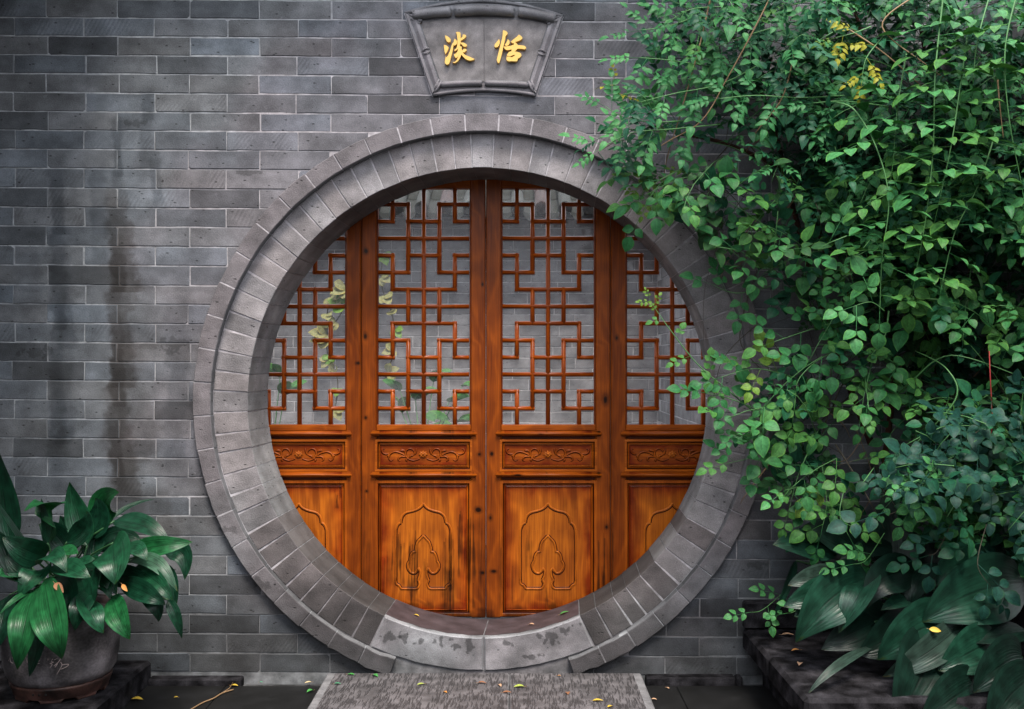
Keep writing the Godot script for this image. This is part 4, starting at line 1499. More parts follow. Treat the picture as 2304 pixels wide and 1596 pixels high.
func build_platform() -> void:
	var o := thing("stone_platform", "dark low stone platform under the potted plant at the left", "platform", Vector3(0, 0, 0))
	rng.seed = 65
	for q in [[-2.5, -2.02, 0.03, 0.95], [-2.016, -1.525, 0.03, 0.95]]:
		var st := begin(true)
		block(st, Vector3(q[0], -0.02, 0.004), Vector3(q[1], 0.095, q[3]), 0.012)
		hang("slab", done(st), M.kerb, o)
	var b := thing("stone_bench", "dark stone kerb of the raised bed at the right, under the broad leaves", "kerb", Vector3(0, 0, 0))
	for q in [[0.975, 1.75, 0.004, 0.42], [0.975, 1.75, 0.423, 0.905], [1.753, 2.55, 0.004, 0.45], [1.753, 2.55, 0.453, 0.905]]:
		var st := begin(true)
		block(st, Vector3(q[0] + rng.randf_range(-0.004, 0.004), 0.138, q[2]), Vector3(q[1], 0.234 + rng.randf_range(-0.003, 0.003), q[3]), 0.014)
		hang("cap_stone", done(st), M.kerb, b)
	var st2 := begin(true)
	block(st2, Vector3(1.06, -0.02, 0.003), Vector3(2.55, 0.139, 0.84), 0.004)
	hang("base", done(st2), M.kerb, b)
	st2 = begin(true)
	block(st2, Vector3(0.974, 0.236, 0.004), Vector3(2.5, 0.348, 0.05), 0.006)
	hang("upstand", done(st2), M.kerb, b)

# ---------------------------------------------------------------- pot and broad-leaved plants
const POT := Vector3(-1.733, 0.095, 0.385)

func build_pot() -> void:
	var pot := thing("flower_pot", "round purplish grey ceramic flower pot with scratched inscription on the left platform", "flower pot", POT)
	var st := begin()
	lathe(st, Vector3.ZERO, [Vector2(0.150, 0.050), Vector2(0.178, 0.062), Vector2(0.196, 0.09), Vector2(0.206, 0.14), Vector2(0.211, 0.20), Vector2(0.212, 0.27), Vector2(0.208, 0.305)])
	hang("body", done(st), M.pot, pot)
	st = begin()
	lathe(st, Vector3.ZERO, [Vector2(0.205, 0.302), Vector2(0.214, 0.304), Vector2(0.217, 0.312), Vector2(0.214, 0.320), Vector2(0.200, 0.321), Vector2(0.192, 0.314), Vector2(0.190, 0.29)])
	hang("rim", done(st), M.clay, pot)
	st = begin()
	lathe(st, Vector3.ZERO, [Vector2(0.19, 0.292), Vector2(0.10, 0.298), Vector2(0.0, 0.30)])
	hang("soil", done(st), M.void_soil, pot)
	st = begin()
	lathe(st, Vector3.ZERO, [Vector2(0.166, 0.012), Vector2(0.170, 0.020), Vector2(0.182, 0.050), Vector2(0.184, 0.058), Vector2(0.178, 0.0605), Vector2(0.14, 0.0612)])
	var foot := hang("foot_ring", done(st), M.clay, pot)
	for k in 8:
		st = begin(true)
		var a := TAU * k / 8 + 0.2
		var pts := PackedVector2Array([Vector2(-0.045, 0.014), Vector2(-0.035, 0.0), Vector2(0.035, 0.0), Vector2(0.045, 0.014)])
		plate(st, pts, -0.012, 0.004, 0.003, true)
		var f := hang("foot", done(st), M.clay, foot)
		f.transform = Transform3D(Basis(Vector3.UP, a), Vector3(sin(a) * 0.160, 0.0, cos(a) * 0.160))
	for k in 3:
		st = begin()
		var a := -0.14 + k * 0.13
		tube(st, [Vector3(sin(a) * 0.172, 0.038, cos(a) * 0.172), Vector3(sin(a) * 0.180, 0.038, cos(a) * 0.180)], [0.0042], 8)
		hang("drain_hole", done(st), M.void_soil, foot)
	var ink: Array = [[[175, 110], [205, 100], [180, 180], [200, 240], [165, 300], [240, 365]], [[170, 250], [190, 350], [150, 420]], [[190, 370], [200, 440], [240, 460]], [[500, 365], [505, 455]], [[725, 350], [700, 400], [735, 410], [690, 460], [735, 462]], [[912, 312], [885, 405]], [[905, 320], [930, 320], [905, 405]], [[925, 340], [1005, 255]], [[1040, 270], [1005, 350], [1060, 300]], [[985, 375], [960, 430], [1000, 440], [925, 470], [975, 480], [930, 550]], [[1120, 340], [1010, 400]], [[1130, 380], [1090, 440], [1010, 510], [1075, 470], [1025, 540]], [[1130, 440], [1160, 490], [1120, 570], [1060, 670]], [[1150, 490], [1280, 480], [1240, 530], [1130, 575]]]
	for s in ink:
		st = begin()
		var pts: Array = []
		for q in s:
			var z := 0.55
			var p := Vector3.ZERO
			for it in 5:
				p = at(q[0] / 7.68 * 0.9216, (1560.0 + q[1] / 7.68) * 0.9216, z)
				var h := clampf((p.y - POT.y - 0.062) / 0.08, 0.0, 1.0)
				var r := lerpf(0.179, 0.208, sqrt(h))
				z = POT.z + sqrt(maxf(0.0004, r * r - pow(p.x - POT.x, 2.0)))
			pts.append(p - POT)
		tube(st, smooth_path(pts, 3), [0.0013], 5)
		hang("inscription", done(st), M.ink, pot)

# [start x, y, z,  middle x, y, z,  tip x, y, z,  width in survey units, tone, way it faces]
func leafy(plant: Node3D, base: Vector3, rows: Array, segs := 12, broad := 1.3) -> void:
	for q in rows:
		var a := at(q[0], q[1], q[2])
		var c := at(q[6], q[7], q[8])
		var m := at(q[3], q[4], q[5])
		var ctrl := m * 2.0 - (a + c) * 0.5
		var w: float = q[9] / UNIT * (DIST - m.z) / DIST * broad
		var hint: Vector3 = [Vector3(0, 0.25, 1), Vector3(0, 0.9, 0.6), Vector3(0.7, 0.4, 0.6), Vector3(-0.7, 0.4, 0.6), Vector3(0.2, -0.2, 1)][q[11]]
		var st := begin()
		var o := plant.position
		blade(st, a - o, ctrl - o, c - o, w, hint, segs, 7, 0.24, 0.02, 0.66, rng.randf_range(-0.25, 0.25))
		var leaf := hang("leaf", done(st), M.blade[q[10]], plant)
		st = begin()
		var root := base + Vector3(rng.randf_range(-0.07, 0.07), 0, rng.randf_range(-0.06, 0.06))
		var lean := a + (a - ctrl).normalized() * 0.12
		var path := smooth_path([root - o, (root.lerp(a, 0.5) + Vector3(0, 0.05, 0) + (lean - a) * 0.4) - o, a - o], 6)
		tube(st, path, [0.0038], 6)
		hang("petiole", done(st), M.petiole, leaf)

func build_left_plant() -> void:
	rng.seed = 71
	var plant := thing("cast_iron_plant", "broad dark green leaves of the plant growing in the grey flower pot", "plant", Vector3(POT.x, 0.39, POT.z))
	leafy(plant, Vector3(POT.x, 0.385, POT.z), [
		[24, 1230, 0.25, 8, 1120, 0.22, -6, 1008, 0.26, 58, 1, 0],
		[63, 1222, 0.40, 26, 1170, 0.46, -14, 1118, 0.52, 56, 1, 3],
		[108, 1225, 0.40, 112, 1140, 0.46, 52, 1152, 0.60, 54, 2, 1],
		[106, 1222, 0.45, 100, 1170, 0.46, 92, 1121, 0.48, 16, 1, 2],
		[196, 1228, 0.38, 175, 1157, 0.34, 156, 1084, 0.36, 48, 0, 0],
		[236, 1190, 0.30, 236, 1130, 0.30, 268, 1108, 0.40, 52, 2, 0],
		[252, 1168, 0.24, 296, 1138, 0.20, 348, 1124, 0.18, 13, 1, 1],
		[258, 1172, 0.34, 322, 1184, 0.42, 384, 1222, 0.44, 44, 1, 1],
		[292, 1240, 0.44, 364, 1228, 0.50, 434, 1220, 0.46, 36, 2, 0],
		[366, 1236, 0.30, 410, 1246, 0.34, 415, 1306, 0.36, 40, 1, 0],
		[254, 1222, 0.46, 256, 1256, 0.60, 258, 1316, 0.64, 74, 0, 0],
		[293, 1262, 0.46, 350, 1270, 0.56, 399, 1332, 0.58, 34, 3, 1],
		[303, 1278, 0.48, 352, 1310, 0.60, 388, 1352, 0.62, 36, 0, 0],
		[272, 1310, 0.50, 328, 1334, 0.62, 372, 1362, 0.62, 38, 1, 0],
		[378, 1350, 0.58, 396, 1388, 0.60, 409, 1438, 0.58, 22, 1, 0],
		[222, 1258, 0.52, 220, 1312, 0.62, 207, 1372, 0.64, 36, 1, 3],
		[236, 1292, 0.50, 240, 1316, 0.56, 249, 1350, 0.58, 24, 0, 0],
		[188, 1342, 0.58, 206, 1384, 0.68, 233, 1426, 0.68, 46, 0, 2],
		[252, 1342, 0.56, 268, 1392, 0.66, 292, 1440, 0.66, 44, 2, 0],
		[78, 1326, 0.62, 54, 1414, 0.80, 38, 1508, 0.76, 58, 2, 0],
		[100, 1306, 0.62, 116, 1398, 0.82, 139, 1484, 0.78, 68, 2, 0],
		[92, 1396, 0.64, 82, 1460, 0.70, 65, 1524, 0.70, 30, 1, 0],
		[128, 1268, 0.56, 162, 1284, 0.68, 204, 1300, 0.70, 46, 0, 1],
		[128, 1238, 0.48, 154, 1242, 0.54, 176, 1246, 0.56, 30, 2, 1],
		[102, 1252, 0.50, 54, 1236, 0.60, 4, 1208, 0.62, 52, 1, 0],
		[46, 1312, 0.56, 14, 1296, 0.66, -12, 1284, 0.68, 36, 2, 1],
		[84, 1318, 0.58, 48, 1306, 0.62, 14, 1290, 0.64, 26, 0, 1],
		[162, 1272, 0.50, 190, 1264, 0.54, 214, 1258, 0.54, 28, 0, 1],
		[76, 1328, 0.60, 34, 1350, 0.68, -4, 1386, 0.72, 14, 2, 1],
		[140, 1250, 0.34, 150, 1200, 0.30, 134, 1160, 0.30, 40, 1, 0],
		[210, 1262, 0.36, 214, 1210, 0.32, 232, 1170, 0.32, 40, 1, 0],
		[70, 1290, 0.44, 40, 1270, 0.42, 10, 1250, 0.42, 44, 1, 0],
		[176, 1300, 0.50, 190, 1330, 0.58, 180, 1372, 0.60, 40, 1, 0],
		[120, 1300, 0.48, 150, 1330, 0.60, 150, 1384, 0.62, 50, 1, 0],
		[60, 1330, 0.50, 30, 1370, 0.60, 8, 1420, 0.62, 44, 1, 0],
		[240, 1300, 0.44, 300, 1300, 0.52, 340, 1330, 0.54, 40, 1, 0],
		[150, 1240, 0.36, 120, 1200, 0.36, 86, 1180, 0.38, 46, 1, 0],
		[180, 1280, 0.44, 230, 1290, 0.54, 262, 1340, 0.56, 46, 0, 0],
		[30, 1290, 0.40, 10, 1240, 0.38, -10, 1190, 0.38, 50, 1, 0],
		[220, 1240, 0.30, 270, 1210, 0.28, 320, 1220, 0.28, 44, 1, 0],
		[100, 1280, 0.52, 70, 1300, 0.62, 40, 1346, 0.64, 48, 0, 0],
		[200, 1210, 0.34, 226, 1160, 0.34, 214, 1120, 0.36, 44, 1, 0],
		[260, 1250, 0.44, 300, 1236, 0.56, 330, 1262, 0.60, 42, 0, 1],
		[90, 1270, 0.54, 120, 1250, 0.66, 150, 1290, 0.70, 40, 0, 1],
		[210, 1330, 0.56, 180, 1370, 0.66, 168, 1420, 0.66, 40, 1, 0],
		[310, 1300, 0.46, 346, 1350, 0.56, 356, 1400, 0.56, 38, 1, 0],
		[20, 1340, 0.56, 4, 1400, 0.66, -6, 1460, 0.66, 44, 1, 0],
		[150, 1220, 0.38, 190, 1190, 0.42, 196, 1150, 0.44, 40, 1, 0],
		[340, 1290, 0.40, 380, 1300, 0.46, 396, 1368, 0.48, 34, 1, 0],
		[330, 1262, 0.36, 356, 1290, 0.40, 372, 1330, 0.40, 36, 1, 0]])

func build_right_plant() -> void:
	rng.seed = 73
	var plant := thing("broad_leaved_plant", "large drooping dark leaves spilling over the stone kerb at the right", "plant", Vector3(1.75, 0.234, 0.30))
	leafy(plant, Vector3(1.72, 0.24, 0.26), [
		[1890, 1236, 0.30, 1812, 1222, 0.36, 1738, 1226, 0.40, 50, 4, 0],
		[2010, 1236, 0.32, 1944, 1236, 0.38, 1880, 1276, 0.42, 28, 6, 0],
		[1792, 1262, 0.20, 1766, 1330, 0.30, 1727, 1418, 0.32, 17, 4, 2],
		[1890, 1298, 0.42, 1830, 1300, 0.50, 1772, 1318, 0.52, 38, 5, 0],
		[1954, 1300, 0.52, 1868, 1350, 0.66, 1790, 1447, 0.66, 84, 4, 0],
		[1964, 1303, 0.56, 1930, 1344, 0.68, 1887, 1426, 0.68, 56, 4, 3],
		[2096, 1268, 0.46, 2064, 1312, 0.56, 2049, 1361, 0.58, 56, 6, 3],
		[2304, 1312, 0.52, 2186, 1336, 0.70, 2074, 1401, 0.72, 104, 4, 0],
		[2140, 1392, 0.62, 2058, 1424, 0.74, 1974, 1486, 0.72, 84, 4, 0],
		[2166, 1402, 0.66, 2086, 1470, 0.82, 1985, 1524, 0.78, 50, 5, 0],
		[2050, 1350, 0.56, 2016, 1358, 0.60, 1982, 1374, 0.62, 26, 4, 1],
		[1856, 1350, 0.50, 1820, 1366, 0.54, 1787, 1389, 0.56, 34, 4, 0],
		[1968, 1400, 0.56, 1908, 1430, 0.62, 1848, 1463, 0.64, 50, 6, 0],
		[1964, 1456, 0.62, 1884, 1500, 0.80, 1815, 1566, 0.84, 16, 5, 1],
		[2110, 1440, 0.66, 2070, 1530, 0.84, 2018, 1630, 0.86, 110, 6, 0],
		[2200, 1535, 0.80, 2140, 1575, 0.90, 2070, 1630, 0.92, 80, 6, 0],
		[2310, 1420, 0.66, 2240, 1432, 0.74, 2176, 1446, 0.76, 46, 6, 1],
		[2290, 1175, 0.34, 2262, 1215, 0.42, 2226, 1250, 0.44, 78, 6, 0],
		[2010, 1290, 0.36, 2004, 1200, 0.30, 1990, 1110, 0.26, 76, 6, 0],
		[2180, 1290, 0.30, 2170, 1200, 0.24, 2140, 1110, 0.2, 76, 6, 0],
		[2250, 1400, 0.6, 2200, 1480, 0.74, 2160, 1560, 0.76, 70, 6, 0],
		[1990, 1400, 0.40, 1930, 1370, 0.40, 1850, 1300, 0.36, 60, 6, 0],
		[2100, 1330, 0.36, 2080, 1260, 0.30, 2100, 1190, 0.26, 60, 6, 0],
		[1900, 1330, 0.44, 1836, 1340, 0.54, 1762, 1366, 0.56, 54, 4, 0],
		[2230, 1300, 0.5, 2160, 1270, 0.62, 2110, 1320, 0.66, 70, 4, 0],
		[2060, 1290, 0.5, 1990, 1300, 0.62, 1950, 1370, 0.64, 60, 6, 0],
		[1930, 1240, 0.3, 1870, 1200, 0.34, 1800, 1190, 0.36, 52, 6, 0],
		[2240, 1440, 0.7, 2180, 1470, 0.80, 2110, 1510, 0.82, 74, 4, 0],
		[2300, 1480, 0.74, 2250, 1500, 0.86, 2190, 1560, 0.88, 80, 6, 0],
		[2060, 1370, 0.5, 1990, 1440, 0.62, 1930, 1470, 0.64, 60, 6, 0],
		[2330, 1520, 0.8, 2270, 1570, 0.92, 2230, 1640, 0.94, 80, 6, 0]], 14, 1.5)

# ---------------------------------------------------------------- climbing plants
func compound(n_pairs: int, ll: float, lw: float, sharp: bool, r: RandomNumberGenerator) -> ArrayMesh:
	# a pinnate leaf: stalk along +x, upper side +y
	var st := begin()
	var len := ll * (0.75 + 0.62 * n_pairs)
	var droop := r.randf_range(0.05, 0.22)
	var pt := func(t: float) -> Vector3: return Vector3(len * t, -droop * len * t * t, 0)
	tube(st, [pt.call(0.0), pt.call(0.4), pt.call(0.75), pt.call(1.0)], [0.0016, 0.0014, 0.0011, 0.0008], 3)
	for k in n_pairs + 1:
		var t := 1.0 if k == n_pairs else lerpf(0.36, 0.80, float(k) / maxf(1.0, n_pairs - 1.0)) if n_pairs > 1 else 0.6
		for s in ([0.0] if k == n_pairs else [-1.0, 1.0]):
			if k < n_pairs and r.randf() < 0.07:
				continue
			var p: Vector3 = pt.call(t)
			var a: float = s * r.randf_range(0.85, 1.2)
			var d := Vector3(cos(a), r.randf_range(-0.35, 0.12), sin(a)).normalized()
			var l := ll * r.randf_range(0.82, 1.12) * (1.12 if k == n_pairs else 0.86 + 0.14 * k / n_pairs)
			var nrm := Vector3(r.randf_range(-0.25, 0.25), 1, s * r.randf_range(-0.1, 0.35))
			blade(st, p + d * 0.004, p + d * l * 0.5 + Vector3(0, 0.07 * l, 0), p + d * l + Vector3(0, -r.randf_range(0.05, 0.28) * l, 0), l * lw * r.randf_range(0.9, 1.1), nrm, 5 if not sharp else 6, 3, r.randf_range(0.1, 0.38), 0.0 if not sharp else 0.05, 0.82 if not sharp else 0.62)
	return done(st)

func leaf_at(pos: Vector3, dir: Vector3, nrm: Vector3, s: float) -> Transform3D:
	var x := dir.normalized()
	var y := (nrm - x * nrm.dot(x)).normalized()
	if y.z < -0.05:
		y = -y
	return Transform3D(Basis(x, y, x.cross(y)).scaled(Vector3.ONE * s), pos)

var shapes := {}

# leaves: [transform, shape, tone]; the 300 nearest to the front are parts, the rest one mass
func put_leaves(plant: Node3D, leaves: Array) -> void:
	leaves.sort_custom(func(a, b): return a[3] > b[3])
	var rest: Array = []
	for i in leaves.size():
		var l = leaves[i]
		if i < 300:
			var o := hang("leaf", shapes[l[1]][l[4] % shapes[l[1]].size()], M.leaf[l[2]], plant)
			o.transform = Transform3D(l[0].basis, l[0].origin - plant.position)
		else:
			rest.append(l)
	for key in shapes:
		for v in shapes[key].size():
			var mine := rest.filter(func(l): return l[1] == key and l[4] % shapes[key].size() == v)
			if mine.is_empty():
				continue
			var mm := MultiMesh.new()
			mm.transform_format = MultiMesh.TRANSFORM_3D
			mm.use_colors = true
			mm.mesh = shapes[key][v]
			mm.instance_count = mine.size()
			for i in mine.size():
				var t: Transform3D = mine[i][0]
				t.origin -= plant.position
				mm.set_instance_transform(i, t)
				var c: Color = M.leaf[mine[i][2]].albedo_color.srgb_to_linear()
				var f := 0.8 + 0.4 * float((i * 37) % 17) / 17.0
				mm.set_instance_color(i, Color(c.r * f, c.g * f, c.b * f))
			var o := MultiMeshInstance3D.new()
			o.name = free_name("foliage", plant)
			o.multimesh = mm
			o.material_override = M.leaf_many
			plant.add_child(o, true)
			kind(o, "stuff")

func poly(a: Array) -> PackedVector2Array:
	var p := PackedVector2Array()
	for k in range(0, a.size(), 2):
		p.append(Vector2(a[k], a[k + 1]))
	return p

func pick_tone(table: Array) -> int:
	var u := rng.randf()
	for q in table:
		u -= q[1]
		if u <= 0.0:
			return q[0]
	return table[0][0]

# Shoots that arch out from the wall and hang, with leaves to either side.
func shoots(plant: Node3D, leaves: Array, region: PackedVector2Array, gaps: Array, count: int, z0: float, z1: float, reach: float, shape: String, tones: Array, size: float, gap: float, stem_mat: Material, way := -1.0) -> void:
	var box := Rect2(region[0], Vector2.ZERO)
	for p in region:
		box = box.expand(p)
	var made := 0
	var tries := 0
	while made < count and tries < count * 40:
		tries += 1
		var q := Vector2(rng.randf_range(box.position.x, box.end.x), rng.randf_range(box.position.y, box.end.y))
		if not Geometry2D.is_point_in_polygon(q, region):
			continue
		var thin := false
		for g in gaps:
			if ((q - Vector2(g[0], g[1])) / Vector2(g[2], g[3])).length() < 1.0 and rng.randf() < g[4]:
				thin = true
		if thin:
			continue
		made += 1
		var z := lerpf(z0, z1, pow(rng.randf(), 1.2))
		var p := at(q.x, q.y, z)
		var d := Vector3(way * rng.randf_range(-0.35, 1.0), rng.randf_range(-0.35, 0.75), rng.randf_range(-0.1, 0.45)).normalized()
		var n := int(reach / gap * rng.randf_range(0.6, 1.3))
		var pts: Array = [p]
		for k in n:
			d = (d + Vector3(rng.randf_range(-0.12, 0.12), -0.16, rng.randf_range(-0.08, 0.08))).normalized()
			var nx: Vector3 = pts[-1] + d * gap
			nx.z = clampf(nx.z, 0.03, z1 + 0.12)
			var s := (nx.x * DIST / (DIST - nx.z)) * UNIT + 1152.0
			var t := 812.0 - (nx.y - EYE_Y) * DIST / (DIST - nx.z) * UNIT
			if not Geometry2D.is_point_in_polygon(Vector2(s, t), region):
				break
			pts.append(nx)
		if pts.size() > 2:
			var st := begin()
			tube(st, pts, [0.0018], 3)
			hang("stem", done(st), stem_mat, plant)
		for k in pts.size():
			var tan: Vector3 = (pts[mini(k + 1, pts.size() - 1)] - pts[maxi(k - 1, 0)]) if pts.size() > 1 else d
			tan = tan.normalized()
			var side := tan.cross(Vector3(0, 0.5, 0.85)).normalized() * (1.0 if k % 2 else -1.0)
			var dir := (side * rng.randf_range(0.5, 1.0) + tan * 0.7 + Vector3(0, -0.30, 0.22) + Vector3(rng.randf_range(-0.3, 0.3), rng.randf_range(-0.3, 0.3), rng.randf_range(-0.2, 0.3))).normalized()
			if k == pts.size() - 1:
				dir = (tan + Vector3(0, -0.2, 0.1)).normalized()
			var nrm := Vector3(rng.randf_range(-0.35, 0.35), rng.randf_range(0.5, 1.0), rng.randf_range(0.2, 0.9))
			var taper := 1.0 - 0.45 * float(k) / maxf(4.0, pts.size())
			var far: Vector3 = pts[k] + dir * 0.15 * size * taper
			var fs := DIST / (DIST - far.z) * UNIT
			if not Geometry2D.is_point_in_polygon(Vector2(1152.0 + far.x * fs, 812.0 - (far.y - EYE_Y) * fs), region) and rng.randf() < 0.8:
				continue
			leaves.append([leaf_at(pts[k], dir, nrm, size * rng.randf_range(0.6, 1.32) * taper), shape, pick_tone(tones), pts[k].z, rng.randi() % 97])

func sprig(plant: Node3D, leaves: Array, ctrl: Array, shape: String, tones: Array, size: float, gap: float, stem: Material, thick: float, taper := 0.6, flat := false) -> void:
	var pts: Array = []
	for q in ctrl:
		pts.append(at(q[0], q[1], q[2]))
	pts = smooth_path(pts, 8)
	var st := begin()
	var local: Array = []
	var rad: Array = []
	for i in pts.size():
		local.append(pts[i] - plant.position)
		rad.append(thick * (1.0 - 0.6 * i / pts.size()))
	tube(st, local, rad, 5)
	hang("stem", done(st), stem, plant)
	if size <= 0.0:
		return
	var walked := 0.0
	var k := 0
	for i in range(1, pts.size()):
		walked += pts[i].distance_to(pts[i - 1])
		if walked >= gap or i == pts.size() - 1:
			walked = 0.0
			k += 1
			var tan: Vector3 = (pts[i] - pts[i - 1]).normalized()
			var s := 1.0 if k % 2 else -1.0
			var dir: Vector3
			var nrm: Vector3
			if flat:       # blades carried level, seen nearly edge-on
				dir = Vector3(s * rng.randf_range(0.6, 1.0), rng.randf_range(-0.35, 0.15), rng.randf_range(-0.2, 0.6)).normalized()
				nrm = Vector3(rng.randf_range(-0.2, 0.2), 1.0, rng.randf_range(0.15, 0.5))
			else:
				dir = (tan.cross(Vector3(0, 0.3, 1)).normalized() * s + tan * 0.6 + Vector3(0, -0.15, 0.2)).normalized()
				nrm = Vector3(rng.randf_range(-0.2, 0.2), 0.7, 0.8)
			if i == pts.size() - 1:
				dir = tan
			leaves.append([leaf_at(pts[i], dir, nrm, size * (1.0 - (1.0 - taper) * i / pts.size()) * rng.randf_range(0.85, 1.15)), shape, pick_tone(tones), pts[i].z + 1.0, rng.randi() % 97])

func build_vines() -> void:
	var r := RandomNumberGenerator.new()
	r.seed = 9
	shapes.rose = []
	shapes.trumpet = []
	shapes.small = []
	for k in 9:
		shapes.rose.append(compound(2 if k % 4 else 1, 0.062, 0.74, false, r))
	for k in 7:
		shapes.trumpet.append(compound(4 if k % 2 else 3, 0.058, 0.52, true, r))
	for k in 3:
		shapes.small.append(compound(2, 0.034, 0.6, false, r))
	# upper mass: serrate pinnate leaves, hanging in tiers
	rng.seed = 81
	var up := thing("trumpet_vine", "dense trumpet vine with toothed hanging leaves covering the wall's upper right", "vine", Vector3.ZERO)
	var leaves: Array = []
	var region := poly([1478, -60, 1500, 60, 1436, 70, 1455, 110, 1432, 170, 1395, 180, 1372, 230, 1345, 300, 1335, 345, 1400, 350, 1450, 330, 1560, 330, 1650, 330, 1740, 420, 1900, 480, 2060, 560, 2640, 600, 2640, -60])
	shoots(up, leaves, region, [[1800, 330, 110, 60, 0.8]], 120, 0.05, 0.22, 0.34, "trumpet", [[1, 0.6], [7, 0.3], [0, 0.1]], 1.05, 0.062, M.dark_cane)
	shoots(up, leaves, region, [[1790, 320, 130, 60, 0.9], [1480, 60, 60, 60, 0.6]], 130, 0.22, 0.42, 0.34, "trumpet", [[0, 0.35], [7, 0.3], [1, 0.12], [4, 0.1], [8, 0.08], [2, 0.05]], 1.0, 0.062, M.green_cane)
	shoots(up, leaves, poly([1640, -80, 2640, -80, 2640, 560, 2100, 540, 1850, 440, 1640, 300]), [[1800, 330, 100, 60, 0.8]], 80, 0.04, 0.2, 0.3, "trumpet", [[1, 0.75], [7, 0.25]], 1.15, 0.06, M.dark_cane)
	for c in [[[1700, 150, 0.4], [1620, 190, 0.46], [1520, 210, 0.5], [1440, 230, 0.5]], [[1900, 215, 0.45], [1800, 220, 0.5], [1700, 215, 0.54], [1620, 222, 0.55]], [[2000, 240, 0.45], [1900, 228, 0.5], [1830, 232, 0.54]], [[1620, 280, 0.4], [1520, 290, 0.46], [1420, 300, 0.5], [1350, 335, 0.5]], [[1560, 270, 0.4], [1470, 275, 0.44], [1400, 262, 0.46], [1362, 240, 0.46]], [[1750, 60, 0.4], [1680, 80, 0.45], [1600, 110, 0.48]], [[1560, 40, 0.35], [1500, 60, 0.4], [1440, 68, 0.42]], [[1640, 15, 0.35], [1560, 20, 0.4], [1510, 45, 0.42]], [[1600, 150, 0.4], [1500, 135, 0.44], [1440, 130, 0.44]]]:
		sprig(up, leaves, c, "trumpet", [[0, 0.7], [4, 0.15], [1, 0.15]], 1.0, 0.055, M.green_cane, 0.003)
	for c in [[[1960, 60, 0.5], [1920, 75, 0.52], [1880, 85, 0.52]], [[1990, 80, 0.5], [1950, 130, 0.54], [1940, 180, 0.54]]]:
		sprig(up, leaves, c, "trumpet", [[6, 0.8], [3, 0.2]], 0.8, 0.06, M.green_cane, 0.003)
	sprig(up, leaves, [[1400, 225, 0.4], [1385, 205, 0.42], [1382, 180, 0.42]], "small", [[6, 1.0]], 0.9, 0.03, M.green_cane, 0.0016, 0.8, true)
	for c in [[[1740, -20, 0.5], [1700, 60, 0.5], [1640, 170, 0.48], [1580, 270, 0.46], [1500, 320, 0.42], [1440, 360, 0.36]], [[1600, -10, 0.44], [1575, 100, 0.44], [1530, 260, 0.40], [1500, 360, 0.3], [1490, 440, 0.16]], [[1900, 60, 0.5], [1990, 120, 0.52], [2080, 200, 0.5]], [[2060, -10, 0.5], [1985, 60, 0.5], [2090, 150, 0.52], [2130, 180, 0.5]], [[2245, 180, 0.6], [2250, 240, 0.6], [2258, 310, 0.58]], [[1790, 110, 0.46], [1760, 220, 0.42], [1700, 300, 0.36], [1680, 340, 0.2]]]:
		sprig(up, leaves, c, "trumpet", [], 0.0, 1.0, M.cane, 0.0034)
	put_leaves(up, leaves)
	# lower mass: rounded leaflets
	rng.seed = 83
	var rose := thing("climbing_rose", "climbing rose with rounded leaflets hanging over the right side of the gate", "vine", Vector3.ZERO)
	leaves = []
	region = poly([1400, 372, 1396, 410, 1440, 440, 1480, 500, 1530, 490, 1560, 540, 1585, 570, 1620, 600, 1640, 640, 1700, 650, 1790, 690, 1830, 760, 1750, 770, 1650, 830, 1600, 860, 1600, 900, 1640, 985, 1680, 1060, 1720, 1110, 1750, 1175, 1850, 1215, 1960, 1240, 2100, 1230, 2640, 1340, 2640, 380, 2150, 340, 1980, 330, 1800, 380, 1640, 340, 1500, 330])
	var gaps := [[1700, 800, 90, 90, 0.85], [1690, 500, 60, 70, 0.75], [1640, 640, 60, 60, 0.8], [1820, 740, 70, 60, 0.7], [1980, 980, 80, 170, 0.9], [1900, 640, 60, 50, 0.3], [2010, 1150, 90, 90, 0.95], [1820, 910, 70, 40, 0.75], [2230, 560, 80, 90, 0.5], [1830, 330, 120, 60, 0.8]]
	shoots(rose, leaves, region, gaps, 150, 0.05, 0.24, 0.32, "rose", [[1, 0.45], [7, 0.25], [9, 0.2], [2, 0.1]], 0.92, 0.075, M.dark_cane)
	shoots(rose, leaves, region, gaps, 150, 0.24, 0.48, 0.34, "rose", [[0, 0.26], [8, 0.26], [2, 0.2], [7, 0.1], [4, 0.12], [9, 0.06]], 1.0, 0.08, M.green_cane)
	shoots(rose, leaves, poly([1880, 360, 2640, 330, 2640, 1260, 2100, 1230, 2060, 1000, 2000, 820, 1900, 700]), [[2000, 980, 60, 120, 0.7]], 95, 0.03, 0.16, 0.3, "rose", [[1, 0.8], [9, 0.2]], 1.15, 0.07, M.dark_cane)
	# bright hanging strands on the right
	for c in [[[1880, 230, 0.5], [1925, 250, 0.56], [1975, 340, 0.6], [2000, 450, 0.62], [1985, 580, 0.62], [1980, 700, 0.6]], [[2125, -30, 0.55], [2105, 160, 0.6], [2100, 330, 0.62], [2085, 480, 0.62], [2060, 620, 0.6]], [[2290, -20, 0.6], [2262, 110, 0.64], [2270, 260, 0.64], [2300, 420, 0.62]], [[2180, 60, 0.55], [2160, 200, 0.6], [2140, 330, 0.62], [2110, 470, 0.6]], [[2240, 300, 0.55], [2200, 420, 0.6], [2150, 520, 0.62], [2120, 640, 0.6]], [[2040, 120, 0.5], [2020, 240, 0.56], [2010, 360, 0.58]], [[2230, -20, 0.5], [2200, 90, 0.56], [2190, 180, 0.58]]]:
		sprig(rose, leaves, c, "rose", [[4, 0.45], [2, 0.4], [8, 0.15]], 1.05, 0.045, M.green_cane, 0.0035, 0.9, true)
